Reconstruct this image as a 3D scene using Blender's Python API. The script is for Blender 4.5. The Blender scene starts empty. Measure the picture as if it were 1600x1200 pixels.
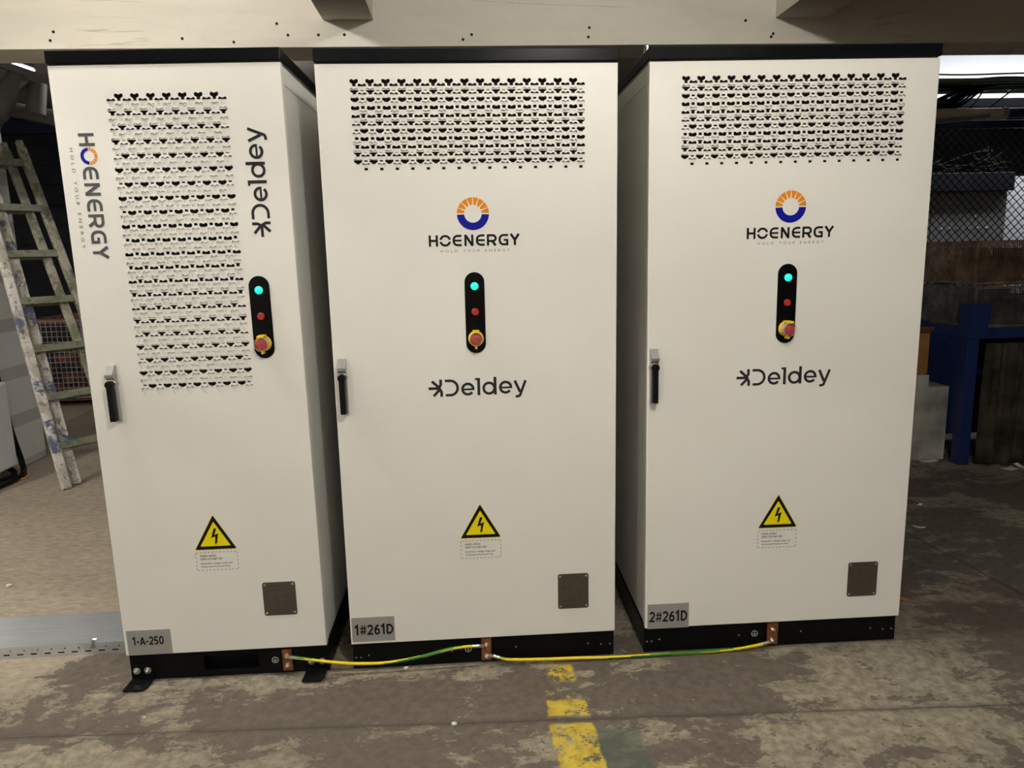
import bpy, bmesh, math, random
from mathutils import Vector, Matrix
from mathutils.geometry import delaunay_2d_cdt

random.seed(7)
PI = math.pi
S = bpy.context.scene
COL = S.collection

# ------------------------------------------------------------------ camera
CAM_POS = (0.46882, -2.56793, 1.55562)
YAW, PITCH, ROLL, FPX = 0.062098, 0.180745, -0.024411, 1145.318
cd = bpy.data.cameras.new('camera')
cam = bpy.data.objects.new('camera', cd)
COL.objects.link(cam)
cd.sensor_fit = 'HORIZONTAL'
cd.sensor_width = 36.0
cd.lens = FPX / 1600 * 36.0
cd.clip_start = 0.05
cd.clip_end = 100
_f = Vector((math.sin(YAW)*math.cos(PITCH), math.cos(YAW)*math.cos(PITCH), -math.sin(PITCH)))
_r0 = Vector((math.cos(YAW), -math.sin(YAW), 0))
_u0 = _r0.cross(_f)
_r = _r0*math.cos(ROLL) + _u0*math.sin(ROLL)
_u = -_r0*math.sin(ROLL) + _u0*math.cos(ROLL)
cam.matrix_world = Matrix(((_r.x, _u.x, -_f.x, CAM_POS[0]), (_r.y, _u.y, -_f.y, CAM_POS[1]),
                           (_r.z, _u.z, -_f.z, CAM_POS[2]), (0, 0, 0, 1)))
S.camera = cam

# ------------------------------------------------------------------ world, exposure
w = bpy.data.worlds.new('world')
S.world = w
w.use_nodes = True
w.node_tree.nodes['Background'].inputs[0].default_value = (0.75, 0.8, 0.9, 1)
w.node_tree.nodes['Background'].inputs[1].default_value = 0.02
S.view_settings.view_transform = 'Standard'
S.view_settings.look = 'None'
S.view_settings.gamma = 1
S.view_settings.use_curve_mapping = False
S.view_settings.exposure = 0.0
BULB_STRENGTH = (640.0, 100.0, 1050.0, 300.0, 1400.0, 260.0, 45.0)   # lamps in rows in the lit ceiling bays, plus one added behind the beam
LAMPS = ((-1.12, ((-0.2, 0), (-6.0, 3))), (1.12, ((-0.2, 1), (-2.4, 2), (-6.0, 3))), (-3.55, ((-0.2, 4), (-6.0, 4))), (-1.75, ((4.6, 5),)))  # last entry is an unseen lamp added to brighten the back left
LAMP_COL = (1.0, 0.965, 0.895)

# a tube lamp behind the ceiling beam that washes the far white wall
ld = bpy.data.lights.new('wall_wash', 'AREA')
ld.shape = 'RECTANGLE'; ld.size = 3.6; ld.size_y = 0.12; ld.energy = 62; ld.color = (0.92, 0.95, 1.0)
ld.spread = math.radians(180)
lo = bpy.data.objects.new('wall_wash', ld); COL.objects.link(lo)
lo.location = (6.3, 3.95, 3.3); lo.rotation_euler = (math.radians(22), 0, 0)
lo['label'] = 'lamp washing the far white wall'; lo['category'] = 'lamp'

# ------------------------------------------------------------------ materials
def srgb(r, g, b):
    def c(v):
        v /= 255.0
        return v/12.92 if v <= 0.04045 else ((v+0.055)/1.055)**2.4
    return (c(r), c(g), c(b), 1)

def mat(name, col, rough=0.5, metal=0.0, noise=0.06, scale=6.0, bump=0.0, bscale=40.0, coat=0.0, spec=0.5, stretch=None):
    m = bpy.data.materials.new(name); m.use_nodes = True
    nt = m.node_tree; N = nt.nodes; L = nt.links
    b = N['Principled BSDF']
    b.inputs['Roughness'].default_value = rough
    b.inputs['Metallic'].default_value = metal
    b.inputs['Coat Weight'].default_value = coat
    b.inputs['Specular IOR Level'].default_value = spec
    tc = N.new('ShaderNodeTexCoord')
    src = tc.outputs['Object']
    if stretch:
        mp = N.new('ShaderNodeMapping'); mp.inputs['Scale'].default_value = stretch
        L.new(src, mp.inputs[0]); src = mp.outputs[0]
    nz = N.new('ShaderNodeTexNoise'); nz.inputs['Scale'].default_value = scale; nz.inputs['Detail'].default_value = 5
    L.new(src, nz.inputs['Vector'])
    rp = N.new('ShaderNodeValToRGB')
    lo_ = [max(0, c*(1-noise*1.6)) for c in col[:3]] + [1]
    hi_ = [min(1, c*(1+noise*1.6)) for c in col[:3]] + [1]
    rp.color_ramp.elements[0].position = 0.3; rp.color_ramp.elements[0].color = lo_
    rp.color_ramp.elements[1].position = 0.7; rp.color_ramp.elements[1].color = hi_
    L.new(nz.outputs['Fac'], rp.inputs[0]); L.new(rp.outputs[0], b.inputs['Base Color'])
    if bump:
        n2 = N.new('ShaderNodeTexNoise'); n2.inputs['Scale'].default_value = bscale; n2.inputs['Detail'].default_value = 4
        L.new(src, n2.inputs['Vector'])
        bp = N.new('ShaderNodeBump'); bp.inputs['Strength'].default_value = bump; bp.inputs['Distance'].default_value = 0.01
        L.new(n2.outputs['Fac'], bp.inputs['Height']); L.new(bp.outputs[0], b.inputs['Normal'])
    return m

def emit(name, col, strength, base=(0.8, 0.8, 0.8, 1)):
    m = bpy.data.materials.new(name); m.use_nodes = True
    b = m.node_tree.nodes['Principled BSDF']
    b.inputs['Base Color'].default_value = base
    b.inputs['Emission Color'].default_value = (*col[:3], 1)
    b.inputs['Emission Strength'].default_value = strength
    return m

M = {}
M['white'] = mat('white_powder_coat', (0.785, 0.768, 0.725, 1), 0.42, noise=0.012, scale=3, bump=0.02, bscale=500)
M['white_side'] = mat('white_side_panel', (0.74, 0.73, 0.69, 1), 0.40, noise=0.012, scale=3, bump=0.02, bscale=500)
M['black_gloss'] = mat('black_gloss_paint', (0.004, 0.0045, 0.006, 1), 0.22, noise=0.05, scale=20, spec=0.09)
M['black'] = mat('black_paint', (0.004, 0.004, 0.0045, 1), 0.33, noise=0.1, scale=12, spec=0.13)
M['void'] = mat('vent_shade_and_parts', (0.028, 0.028, 0.027, 1), 0.9, noise=0.2)  # dark tone for the shade inside the vents, also for dark basket parts
M['seam'] = mat('grey_gasket', (0.16, 0.15, 0.14, 1), 0.6)
M['panel_black'] = mat('black_panel', (0.002, 0.002, 0.002, 1), 0.35, noise=0.1, spec=0.12)
M['ink'] = mat('dark_ink', (0.022, 0.022, 0.026, 1), 0.5, noise=0.1, spec=0.15)
M['ink_grey'] = mat('grey_ink', (0.085, 0.085, 0.092, 1), 0.5, noise=0.05, spec=0.15)
M['ink_black'] = mat('black_ink', (0.006, 0.006, 0.006, 1), 0.5, noise=0.1, spec=0.15)
M['ink_light'] = mat('pale_ink', (0.13, 0.13, 0.125, 1), 0.5, noise=0.1)
M['orange'] = mat('orange_ink', srgb(222, 136, 14), 0.5, noise=0.03, spec=0.15)
M['blue'] = mat('blue_ink', srgb(8, 20, 140), 0.5, noise=0.05, spec=0.15)
M['yellow'] = mat('yellow_ink', srgb(235, 218, 16), 0.5, noise=0.02, spec=0.15)
M['label_grey'] = mat('grey_label_film', srgb(148, 145, 142), 0.5, noise=0.05, scale=3)
M['plate'] = mat('etched_plate', srgb(92, 86, 76), 0.45, metal=0.6, noise=0.07, scale=9, stretch=(1, 1, 8))
M['plate_ink'] = mat('plate_etching', srgb(66, 60, 52), 0.6, noise=0.1)
M['zinc'] = mat('bright_zinc', (0.72, 0.71, 0.68, 1), 0.28, metal=1.0, noise=0.1, scale=30)
M['galv'] = mat('galvanised_sheet', (0.62, 0.66, 0.70, 1), 0.30, metal=0.7, noise=0.05, scale=14, stretch=(0.3, 4, 4))
M['silver'] = mat('satin_silver', (0.40, 0.395, 0.39, 1), 0.30, metal=0.75, noise=0.04)
M['plastic_black'] = mat('black_plastic', (0.004, 0.004, 0.0045, 1), 0.4, noise=0.1, spec=0.2)
M['copper'] = mat('copper_bar', (0.30, 0.105, 0.045, 1), 0.42, metal=0.75, noise=0.35, scale=60)
M['red'] = mat('red_plastic', (0.42, 0.018, 0.020, 1), 0.35, noise=0.05)
M['red_stop'] = mat('red_mushroom', (0.36, 0.05, 0.045, 1), 0.5, noise=0.05)
M['yellow_pl'] = mat('yellow_plastic', srgb(232, 200, 28), 0.4, noise=0.05)
M['green_on'] = emit('green_lamp_on', (0.0, 1.0, 0.55), 1.15, (0.02, 0.5, 0.35, 1))
M['green_core'] = emit('green_lamp_core', (0.45, 1.0, 0.85), 2.2, (0.5, 0.9, 0.8, 1))
M['cable_y'] = mat('yellow_cable', srgb(232, 205, 20), 0.42, noise=0.05)
M['cable_g'] = mat('green_cable', srgb(40, 120, 30), 0.42, noise=0.1)
M['concrete'] = mat('cream_concrete', (0.67, 0.625, 0.545, 1), 0.85, noise=0.10, scale=1.8, bump=0.25, bscale=9, stretch=(0.35, 1, 1.6))
M['ceiling'] = mat('ceiling_concrete', (0.42, 0.395, 0.35, 1), 0.9, noise=0.08, scale=2, bump=0.2, bscale=12)
M['darkwall'] = mat('dark_wall', (0.06, 0.06, 0.065, 1), 0.8, noise=0.3, scale=2)
M['wall'] = mat('plain_wall', (0.33, 0.31, 0.28, 1), 0.9, noise=0.1, scale=1)
M['whitewall'] = mat('white_wall', (0.85, 0.85, 0.87, 1), 0.8, noise=0.02, scale=3)
M['navy'] = mat('navy_steel', (0.012, 0.018, 0.055, 1), 0.5, noise=0.2, scale=4)
M['shutter'] = mat('shutter_steel', (0.016, 0.018, 0.028, 1), 0.5, noise=0.25, scale=3)
M['bluesteel'] = mat('blue_steel', (0.010, 0.026, 0.115, 1), 0.45, noise=0.15, scale=5)
M['duct'] = mat('grey_duct', (0.20, 0.19, 0.195, 1), 0.55, noise=0.15, scale=5)
M['rust'] = mat('rusty_steel', (0.17, 0.085, 0.06, 1), 0.75, noise=0.35, scale=12)
M['wire'] = mat('dull_wire', (0.34, 0.30, 0.27, 1), 0.55, metal=0.3, noise=0.2)
M['rustwire'] = mat('rusty_wire', (0.17, 0.115, 0.075, 1), 0.6, metal=0.3, noise=0.4, scale=9)
M['darkwire'] = mat('grey_wire', (0.13, 0.125, 0.11, 1), 0.55, metal=0.4, noise=0.3, scale=9)
M['blackwire'] = mat('black_wire', (0.007, 0.007, 0.007, 1), 0.7, spec=0.1)
M['carton'] = mat('brown_carton', srgb(150, 105, 55), 0.85, noise=0.08)
M['dirtywhite'] = mat('dirty_white_paint', (0.36, 0.35, 0.31, 1), 0.7, noise=0.35, scale=4, bump=0.1, bscale=20)
M['curtain'] = mat('brown_cloth', (0.030, 0.023, 0.014, 1), 0.9, noise=0.6, scale=7)
M['greycab'] = mat('grey_locker', (0.30, 0.30, 0.29, 1), 0.55, noise=0.06)
M['paper'] = mat('white_paper', (0.72, 0.72, 0.70, 1), 0.8, noise=0.05)
M['pipe'] = mat('brown_pipe', (0.58, 0.46, 0.41, 1), 0.45, noise=0.12, scale=3)
M['greentray'] = mat('green_tray', srgb(120, 150, 105), 0.5, noise=0.15)
M['boxwhite'] = mat('white_enclosure', (0.75, 0.76, 0.80, 1), 0.4, noise=0.02)
M['stone'] = mat('pale_stone', (0.6, 0.57, 0.5, 1), 0.8, noise=0.15, scale=30)
M['coin'] = mat('copper_disc', (0.42, 0.19, 0.10, 1), 0.5, metal=0.3, noise=0.1)
for _k in range(7): M['tube%d' % _k] = emit('lit_bulb', LAMP_COL, BULB_STRENGTH[_k])
M['tube_far'] = emit('lit_tube_far', (0.9, 0.95, 1.0), 6.0)

def clear_mat():
    m = bpy.data.materials.new('clear_plastic'); m.use_nodes = True
    b = m.node_tree.nodes['Principled BSDF']
    b.inputs['Base Color'].default_value = (0.95, 0.90, 0.72, 1)
    b.inputs['Roughness'].default_value = 0.15
    b.inputs['Alpha'].default_value = 0.20
    return m
M['clear'] = clear_mat()

# ------ material node helpers for the two painted surfaces
class NB:
    def __init__(s, name, rough=0.8):
        s.m = bpy.data.materials.new(name); s.m.use_nodes = True
        s.nt = s.m.node_tree; s.N = s.nt.nodes; s.L = s.nt.links
        s.b = s.N['Principled BSDF']; s.b.inputs['Roughness'].default_value = rough
    def lk(s, a, b): s.L.new(a, b)
    def math(s, op, a, b=None, c=None, clamp=False):
        n = s.N.new('ShaderNodeMath'); n.operation = op; n.use_clamp = clamp
        for i, v in enumerate((a, b, c)):
            if v is None: continue
            if isinstance(v, (int, float)): n.inputs[i].default_value = v
            else: s.lk(v, n.inputs[i])
        return n.outputs[0]
    def noise(s, vec, scale, detail=5, rough=0.55, dist=0.0, stretch=None, off=None):
        if stretch or off:
            mp = s.N.new('ShaderNodeMapping')
            if stretch: mp.inputs['Scale'].default_value = stretch
            if off: mp.inputs['Location'].default_value = off
            s.lk(vec, mp.inputs[0]); vec = mp.outputs[0]
        n = s.N.new('ShaderNodeTexNoise'); n.inputs['Scale'].default_value = scale
        n.inputs['Detail'].default_value = detail; n.inputs['Roughness'].default_value = rough
        n.inputs['Distortion'].default_value = dist
        s.lk(vec, n.inputs['Vector']); return n.outputs['Fac']
    def step(s, v, lo, hi):
        n = s.N.new('ShaderNodeMapRange'); n.interpolation_type = 'SMOOTHSTEP'
        n.inputs['From Min'].default_value = lo; n.inputs['From Max'].default_value = hi
        s.lk(v, n.inputs['Value']); return n.outputs[0]
    def mix(s, f, a, b):
        n = s.N.new('ShaderNodeMix'); n.data_type = 'RGBA'
        if isinstance(f, (int, float)): n.inputs[0].default_value = f
        else: s.lk(f, n.inputs[0])
        for k, v in ((6, a), (7, b)):
            if isinstance(v, tuple): n.inputs[k].default_value = v
            else: s.lk(v, n.inputs[k])
        return n.outputs[2]
    def bump(s, h, strength, dist=0.01):
        n = s.N.new('ShaderNodeBump'); n.inputs['Strength'].default_value = strength; n.inputs['Distance'].default_value = dist
        s.lk(h, n.inputs['Height']); s.lk(n.outputs[0], s.b.inputs['Normal'])

def floor_mat():
    q = NB('worn_painted_concrete', 0.72)
    g = q.N.new('ShaderNodeNewGeometry'); P = g.outputs['Position']
    sp = q.N.new('ShaderNodeSeparateXYZ'); q.lk(P, sp.inputs[0]); x, y = sp.outputs[0], sp.outputs[1]
    big = q.noise(P, 1.1, 6, 0.6)
    m1 = q.noise(P, 3.6, 12, 0.72, 0.3, stretch=(0.7, 1.2, 1), off=(3.1, 0.7, 0)); m2 = q.noise(P, 10, 12, 0.75, 0.3, stretch=(0.8, 1.3, 1), off=(1.7, 5.2, 0))
    med = q.math('ADD', q.math('MULTIPLY', m1, 0.55), q.math('MULTIPLY', m2, 0.45))
    fine = q.noise(P, 26, 6, 0.65)
    grit = q.noise(P, 120, 3, 0.6)
    # bare concrete
    conc = q.mix(q.step(fine, 0.3, 0.72), (0.15, 0.128, 0.093, 1), (0.33, 0.29, 0.215, 1))
    sand = q.mix(q.step(q.noise(P, 30, 9, 0.72, 0.5, stretch=(0.6, 1.4, 1)), 0.30, 0.68), (0.225, 0.183, 0.14, 1), (0.385, 0.328, 0.258, 1))
    left = q.step(q.math('ADD', x, q.math('MULTIPLY', big, 0.7)), -0.45, -0.95)
    left = q.math('MULTIPLY', left, q.step(y, -0.15, 0.25))
    conc = q.mix(left, conc, sand)
    # brown floor paint, peeled in patches
    paint = q.mix(q.step(fine, 0.25, 0.75), (0.076, 0.060, 0.047, 1), (0.135, 0.110, 0.087, 1))
    pm = q.math('ADD', med, q.math('MULTIPLY', q.math('SUBTRACT', big, 0.5), 0.55))
    pm = q.math('ADD', pm, q.math('MULTIPLY', q.math('SUBTRACT', fine, 0.5), 0.16))
    # less paint towards the camera beyond the joint, more around x = 0.2
    near = q.step(y, -0.36, -0.40)
    pm = q.math('SUBTRACT', pm, q.math('MULTIPLY', near, 0.040))
    rt = q.math('MULTIPLY', q.step(x, 0.95, 1.35), q.step(x, 2.5, 1.9)); rt = q.math('MULTIPLY', rt, q.step(y, -0.37, -0.30)); rt = q.math('MULTIPLY', rt, q.step(y, 0.15, 0.0))
    pm = q.math('SUBTRACT', pm, q.math('MULTIPLY', rt, 0.05))
    pm = q.math('SUBTRACT', pm, q.math('MULTIPLY', left, 0.21))
    mask = q.step(pm, 0.474, 0.484)
    col = q.mix(mask, conc, paint)
    # orange rust stain on the bare floor beside the left cabinet
    rs = q.math('ADD', q.math('POWER', q.math('ABSOLUTE', q.math('MULTIPLY', q.math('ADD', x, 1.30), 4.2)), 2.0), q.math('POWER', q.math('ABSOLUTE', q.math('MULTIPLY', q.math('SUBTRACT', y, 1.30), 5.0)), 2.0))
    rs = q.math('MULTIPLY', q.step(q.math('ADD', rs, q.math('MULTIPLY', med, 1.2)), 1.6, 0.4), 0.5)
    col = q.mix(rs, col, (0.30, 0.165, 0.08, 1))
    # big dirty bands
    dirt = q.step(q.noise(P, 0.8, 5, 0.6, stretch=(0.5, 1.8, 1), off=(9, 4, 0)), 0.42, 0.7)
    col = q.mix(q.math('MULTIPLY', dirt, 0.35), col, (0.075, 0.062, 0.048, 1))
    # green paint patch right of the stripe
    def band(v, a, b, e):
        return q.math('MULTIPLY', q.step(v, a-e, a+e), q.step(v, b+e, b-e))
    wob = q.math('MULTIPLY', q.math('SUBTRACT', q.noise(P, 9, 4, 0.6), 0.5), 0.05)
    xw = q.math('ADD', x, wob); yw = q.math('ADD', y, wob)
    gm = q.math('MULTIPLY', band(xw, 0.84, 0.988, 0.008), q.step(yw, -0.405, -0.43))
    gm = q.math('MULTIPLY', gm, q.step(q.math('ADD', med, q.math('MULTIPLY', fine, 0.35)), 0.52, 0.66))
    col = q.mix(q.math('MULTIPLY', gm, 0.75), col, (0.060, 0.078, 0.058, 1))
    # worn yellow stripe
    ym = band(xw, 0.702, 0.848, 0.006)
    worn_far = q.step(q.math('ADD', q.noise(P, 13, 8, 0.72, 0.8, off=(1.3, 2.2, 0)), q.math('MULTIPLY', q.math('SUBTRACT', q.noise(P, 55, 4, 0.7), 0.5), 0.35)), 0.43, 0.50)
    worn_near = q.step(q.math('ADD', q.noise(P, 10, 8, 0.7, 0.5, off=(5, 2, 0)), q.math('MULTIPLY', q.math('SUBTRACT', q.noise(P, 70, 4, 0.7), 0.5), 0.5)), 0.40, 0.50)
    seg1 = band(yw, -0.145, -0.035, 0.012); seg2 = band(yw, -0.345, -0.255, 0.012); seg2b = band(yw, -0.255, -0.19, 0.02)
    seg3 = q.step(yw, -0.378, -0.392)
    far = q.math('MAXIMUM', q.math('MULTIPLY', seg1, q.math('MULTIPLY', worn_far, band(xw, 0.735, 0.825, 0.008))),
                 q.math('MULTIPLY', seg2b, q.math('MULTIPLY', q.step(fine, 0.55, 0.62), 0.6)))
    far = q.math('MAXIMUM', far, q.math('MULTIPLY', seg2, q.step(worn_near, 0.2, 0.8)))
    yy = q.math('MAXIMUM', far, q.math('MULTIPLY', seg3, worn_near))
    yy = q.math('MULTIPLY', yy, ym)
    ycol = q.mix(q.step(fine, 0.3, 0.7), (0.40, 0.285, 0.02, 1), (0.60, 0.45, 0.035, 1))
    col = q.mix(q.math('MULTIPLY', yy, 0.92), col, ycol)
    # joints: one across in front of the cabinets, one running back on the right
    jl = q.math('ADD', q.math('MULTIPLY', x, 0.0495), q.math('ADD', y, 0.3245))     # y = -0.3245 - 0.0495 x
    jl = q.math('ABSOLUTE', q.math('ADD', jl, q.math('MULTIPLY', q.math('SUBTRACT', q.noise(P, 6, 4), 0.5), 0.012)))
    j1 = q.step(jl, 0.0075, 0.003)
    j1s = q.math('MULTIPLY', q.step(jl, 0.03, 0.006), 0.45)
    j2 = q.math('ABSOLUTE', q.math('ADD', q.math('SUBTRACT', x, 2.86), q.math('MULTIPLY', q.math('SUBTRACT', y, 0.6), 0.11)))
    j2 = q.math('MULTIPLY', q.step(j2, 0.012, 0.004), band(y, 0.1, 2.0, 0.1))
    jj = q.math('MAXIMUM', j1, j2)
    col = q.mix(q.math('MULTIPLY', q.math('MAXIMUM', jj, j1s), 0.72), col, (0.045, 0.036, 0.028, 1))
    q.lk(col, q.b.inputs['Base Color'])
    h = q.math('ADD', q.math('MULTIPLY', mask, 0.35), q.math('MULTIPLY', fine, 0.5))
    h = q.math('ADD', h, q.math('MULTIPLY', grit, 0.25))
    h = q.math('SUBTRACT', h, q.math('MULTIPLY', jj, 1.2))
    q.bump(h, 0.35, 0.006)
    return q.m
M['floor'] = floor_mat()

def ladder_mat(name, a, b, c, th):
    q = NB(name, 0.75)
    tc = q.N.new('ShaderNodeTexCoord'); P = tc.outputs['Object']
    n1 = q.noise(P, 9, 7, 0.7, 0.6); n2 = q.noise(P, 26, 6, 0.7, 0.4, off=(4, 4, 4)); n3 = q.noise(P, 5, 6, 0.7, 0.4, off=(9, 1, 3))
    col = q.mix(q.step(n1, 0.42, 0.56), a, b)
    col = q.mix(q.step(n3, th, th+0.06), col, c)
    col = q.mix(q.math('MULTIPLY', q.step(n2, 0.55, 0.62), 0.7), col, (0.07, 0.065, 0.05, 1))
    q.lk(col, q.b.inputs['Base Color'])
    q.bump(n2, 0.4, 0.01)
    return q.m
M['lad_near'] = ladder_mat('paint_spattered_wood', (0.40, 0.37, 0.31, 1), (0.60, 0.58, 0.54, 1), (0.10, 0.115, 0.19, 1), 0.54)
M['lad_far'] = ladder_mat('green_stained_wood', (0.16, 0.165, 0.105, 1), (0.32, 0.30, 0.25, 1), (0.09, 0.085, 0.06, 1), 0.58)
M['lad_rung'] = ladder_mat('olive_stained_wood', (0.13, 0.14, 0.085, 1), (0.20, 0.20, 0.15, 1), (0.10, 0.12, 0.16, 1), 0.62)

def column_mat():
    q = NB('banded_concrete', 0.85)
    g = q.N.new('ShaderNodeNewGeometry'); P = g.outputs['Position']
    sp = q.N.new('ShaderNodeSeparateXYZ'); q.lk(P, sp.inputs[0]); z = sp.outputs[2]
    n = q.noise(P, 7, 6, 0.6)
    col = q.mix(n, (0.62, 0.61, 0.59, 1), (0.80, 0.79, 0.76, 1))
    zz = q.math('FRACT', q.math('ADD', q.math('MULTIPLY', z, 2.78), 0.11))
    bandm = q.math('MULTIPLY', q.step(zz, 0.0, 0.02), q.step(zz, 0.29, 0.27))
    col = q.mix(q.math('MULTIPLY', bandm, 0.6), col, (0.36, 0.345, 0.33, 1))
    q.lk(col, q.b.inputs['Base Color']); q.bump(n, 0.3, 0.01)
    return q.m
def beam_mat():
    q = NB('cream_concrete', 0.85)
    g = q.N.new('ShaderNodeNewGeometry'); P = g.outputs['Position']
    n = q.noise(P, 1.6, 6, 0.6, stretch=(0.4, 1, 2.2)); f = q.noise(P, 18, 6, 0.65, stretch=(0.5, 1, 1))
    col = q.mix(q.step(n, 0.3, 0.7), (0.55, 0.517, 0.445, 1), (0.66, 0.623, 0.545, 1))
    col = q.mix(q.math('MULTIPLY', q.step(f, 0.55, 0.75), 0.18), col, (0.40, 0.37, 0.31, 1))
    line = q.math('ABSOLUTE', q.math('SUBTRACT', q.noise(P, 1.0, 5, 0.55, 0.3, stretch=(0.35, 0.35, 9), off=(2, 0, 0.4)), 0.5))
    line = q.math('MULTIPLY', q.step(line, 0.012, 0.003), q.step(q.noise(P, 1.3, 3, 0.5, off=(7, 3, 1)), 0.52, 0.62))
    col = q.mix(q.math('MULTIPLY', line, 0.5), col, (0.24, 0.22, 0.18, 1))
    q.lk(col, q.b.inputs['Base Color'])
    q.bump(q.math('ADD', q.math('MULTIPLY', n, 0.6), q.math('MULTIPLY', f, 0.4)), 0.25, 0.012)
    return q.m
M['concrete'] = beam_mat()
M['column'] = column_mat()

# ------------------------------------------------------------------ mesh helpers
class MB:
    def __init__(s): s.v = []; s.f = []; s.mi = []
    def add(s, vs, fs, mi=0):
        o = len(s.v); s.v += [tuple(p) for p in vs]
        for f in fs: s.f.append(tuple(i+o for i in f)); s.mi.append(mi)
        return s
    def box(s, x0, x1, y0, y1, z0, z1, mi=0):
        vs = [(x0,y0,z0),(x1,y0,z0),(x1,y1,z0),(x0,y1,z0),(x0,y0,z1),(x1,y0,z1),(x1,y1,z1),(x0,y1,z1)]
        return s.add(vs, [(0,3,2,1),(4,5,6,7),(0,1,5,4),(1,2,6,5),(2,3,7,6),(3,0,4,7)], mi)
    def bar(s, a, b, wx, wy, up=(0,0,1), mi=0):
        a = Vector(a); b = Vector(b); d = (b-a).normalized(); up = Vector(up)
        if abs(d.dot(up)) > 0.98: up = Vector((1,0,0)) if abs(d.x) < 0.9 else Vector((0,1,0))
        sx = d.cross(up).normalized()*wx/2; sy = sx.cross(d).normalized()*wy/2
        vs = [a-sx-sy, a+sx-sy, a+sx+sy, a-sx+sy, b-sx-sy, b+sx-sy, b+sx+sy, b-sx+sy]
        return s.add(vs, [(0,3,2,1),(4,5,6,7),(0,1,5,4),(1,2,6,5),(2,3,7,6),(3,0,4,7)], mi)
    def tube(s, pts, r, n=8, mi=0, cap=True, mifn=None):
        pts = [Vector(p) for p in pts]; m = len(pts)
        rr = r if isinstance(r, (list, tuple)) else [r]*m
        t = [(pts[min(i+1, m-1)]-pts[max(i-1, 0)]).normalized() for i in range(m)]
        a = t[0].orthogonal().normalized(); rings = []
        for i in range(m):
            a = (a - t[i]*a.dot(t[i])).normalized(); b = t[i].cross(a)
            rings += [pts[i] + (a*math.cos(2*PI*k/n) + b*math.sin(2*PI*k/n))*rr[i] for k in range(n)]
        o = len(s.v); s.v += [tuple(p) for p in rings]
        for i in range(m-1):
            for k in range(n):
                k2 = (k+1) % n
                s.f.append((o+i*n+k, o+i*n+k2, o+(i+1)*n+k2, o+(i+1)*n+k)); s.mi.append(mifn(i, k) if mifn else mi)
        if cap:
            s.f.append(tuple(o+k for k in range(n))[::-1]); s.mi.append(mi)
            s.f.append(tuple(o+(m-1)*n+k for k in range(n))); s.mi.append(mi)
        return s
    def lathe(s, c, axis, prof, n=24, mi=0):
        """prof: list of (radius, distance along axis)"""
        c = Vector(c); ax = Vector(axis).normalized(); a = ax.orthogonal().normalized(); b = ax.cross(a)
        o = len(s.v); m = len(prof)
        for r, h in prof:
            for k in range(n):
                s.v.append(tuple(c + ax*h + (a*math.cos(2*PI*k/n)+b*math.sin(2*PI*k/n))*max(r, 1e-5)))
        for i in range(m-1):
            for k in range(n):
                k2 = (k+1) % n
                s.f.append((o+i*n+k, o+i*n+k2, o+(i+1)*n+k2, o+(i+1)*n+k)); s.mi.append(mi)
        if prof[0][0] > 1e-4: s.f.append(tuple(o+k for k in range(n))[::-1]); s.mi.append(mi)
        if prof[-1][0] > 1e-4: s.f.append(tuple(o+(m-1)*n+k for k in range(n))); s.mi.append(mi)
        return s
    def sheet(s, outer, holes, v0, th, mi=0, plane='uz'):
        """flat sheet in the u,z plane: front at v0, back at v0+th, with real holes"""
        vs = []; es = []
        for lp in [outer]+holes:
            o = len(vs); n = len(lp); vs += [Vector(p) for p in lp]
            es += [(o+i, o+(i+1) % n) for i in range(n)]
        V, E, F, *_ = delaunay_2d_cdt(vs, es, [], 1 if not holes else 2, 1e-7)
        if holes:      # drop the faces whose centre lies in a hole or outside
            g = 0.03; cells = {}
            for h in holes:
                hx = [p[0] for p in h]; hy = [p[1] for p in h]
                for i in range(int(math.floor(min(hx)/g)), int(math.floor(max(hx)/g))+1):
                    for j in range(int(math.floor(min(hy)/g)), int(math.floor(max(hy)/g))+1): cells.setdefault((i, j), []).append(h)
            def inside(poly, x, y):
                c = False; n = len(poly)
                for i in range(n):
                    x0, y0 = poly[i-1]; x1, y1 = poly[i]
                    if (y0 > y) != (y1 > y) and x < (x1-x0)*(y-y0)/(y1-y0)+x0: c = not c
                return c
            keep = []
            for f in F:
                cx = sum(V[i].x for i in f)/len(f); cy = sum(V[i].y for i in f)/len(f)
                if len(f) > 3: cx, cy = [(V[f[0]][q]+V[f[1]][q]+V[f[2]][q])/3 for q in (0, 1)]
                if any(inside(h, cx, cy) for h in cells.get((int(math.floor(cx/g)), int(math.floor(cy/g))), ())): continue
                if inside(outer, cx, cy): keep.append(f)
            F = keep
        put = (lambda p, v: (p[0], v, p[1])) if plane == 'uz' else ((lambda p, v: (p[0], p[1], v)) if plane == 'xy' else (lambda p, v: (v, p[0], p[1])))
        o = len(s.v); k = len(V)
        s.v += [put(p, v0) for p in V] + ([put(p, v0+th) for p in V] if th else [])
        ec = {}
        for f in F:
            s.f.append(tuple(o+i for i in f)); s.mi.append(mi)
            if th: s.f.append(tuple(o+k+i for i in reversed(f))); s.mi.append(mi)
            for i in range(len(f)):
                a, b = f[i], f[(i+1) % len(f)]
                ec[(a, b)] = 1
        if th:
            for (a, b) in ec:
                if (b, a) not in ec:
                    s.f.append((o+b, o+a, o+k+a, o+k+b)); s.mi.append(mi)
        return s
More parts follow.
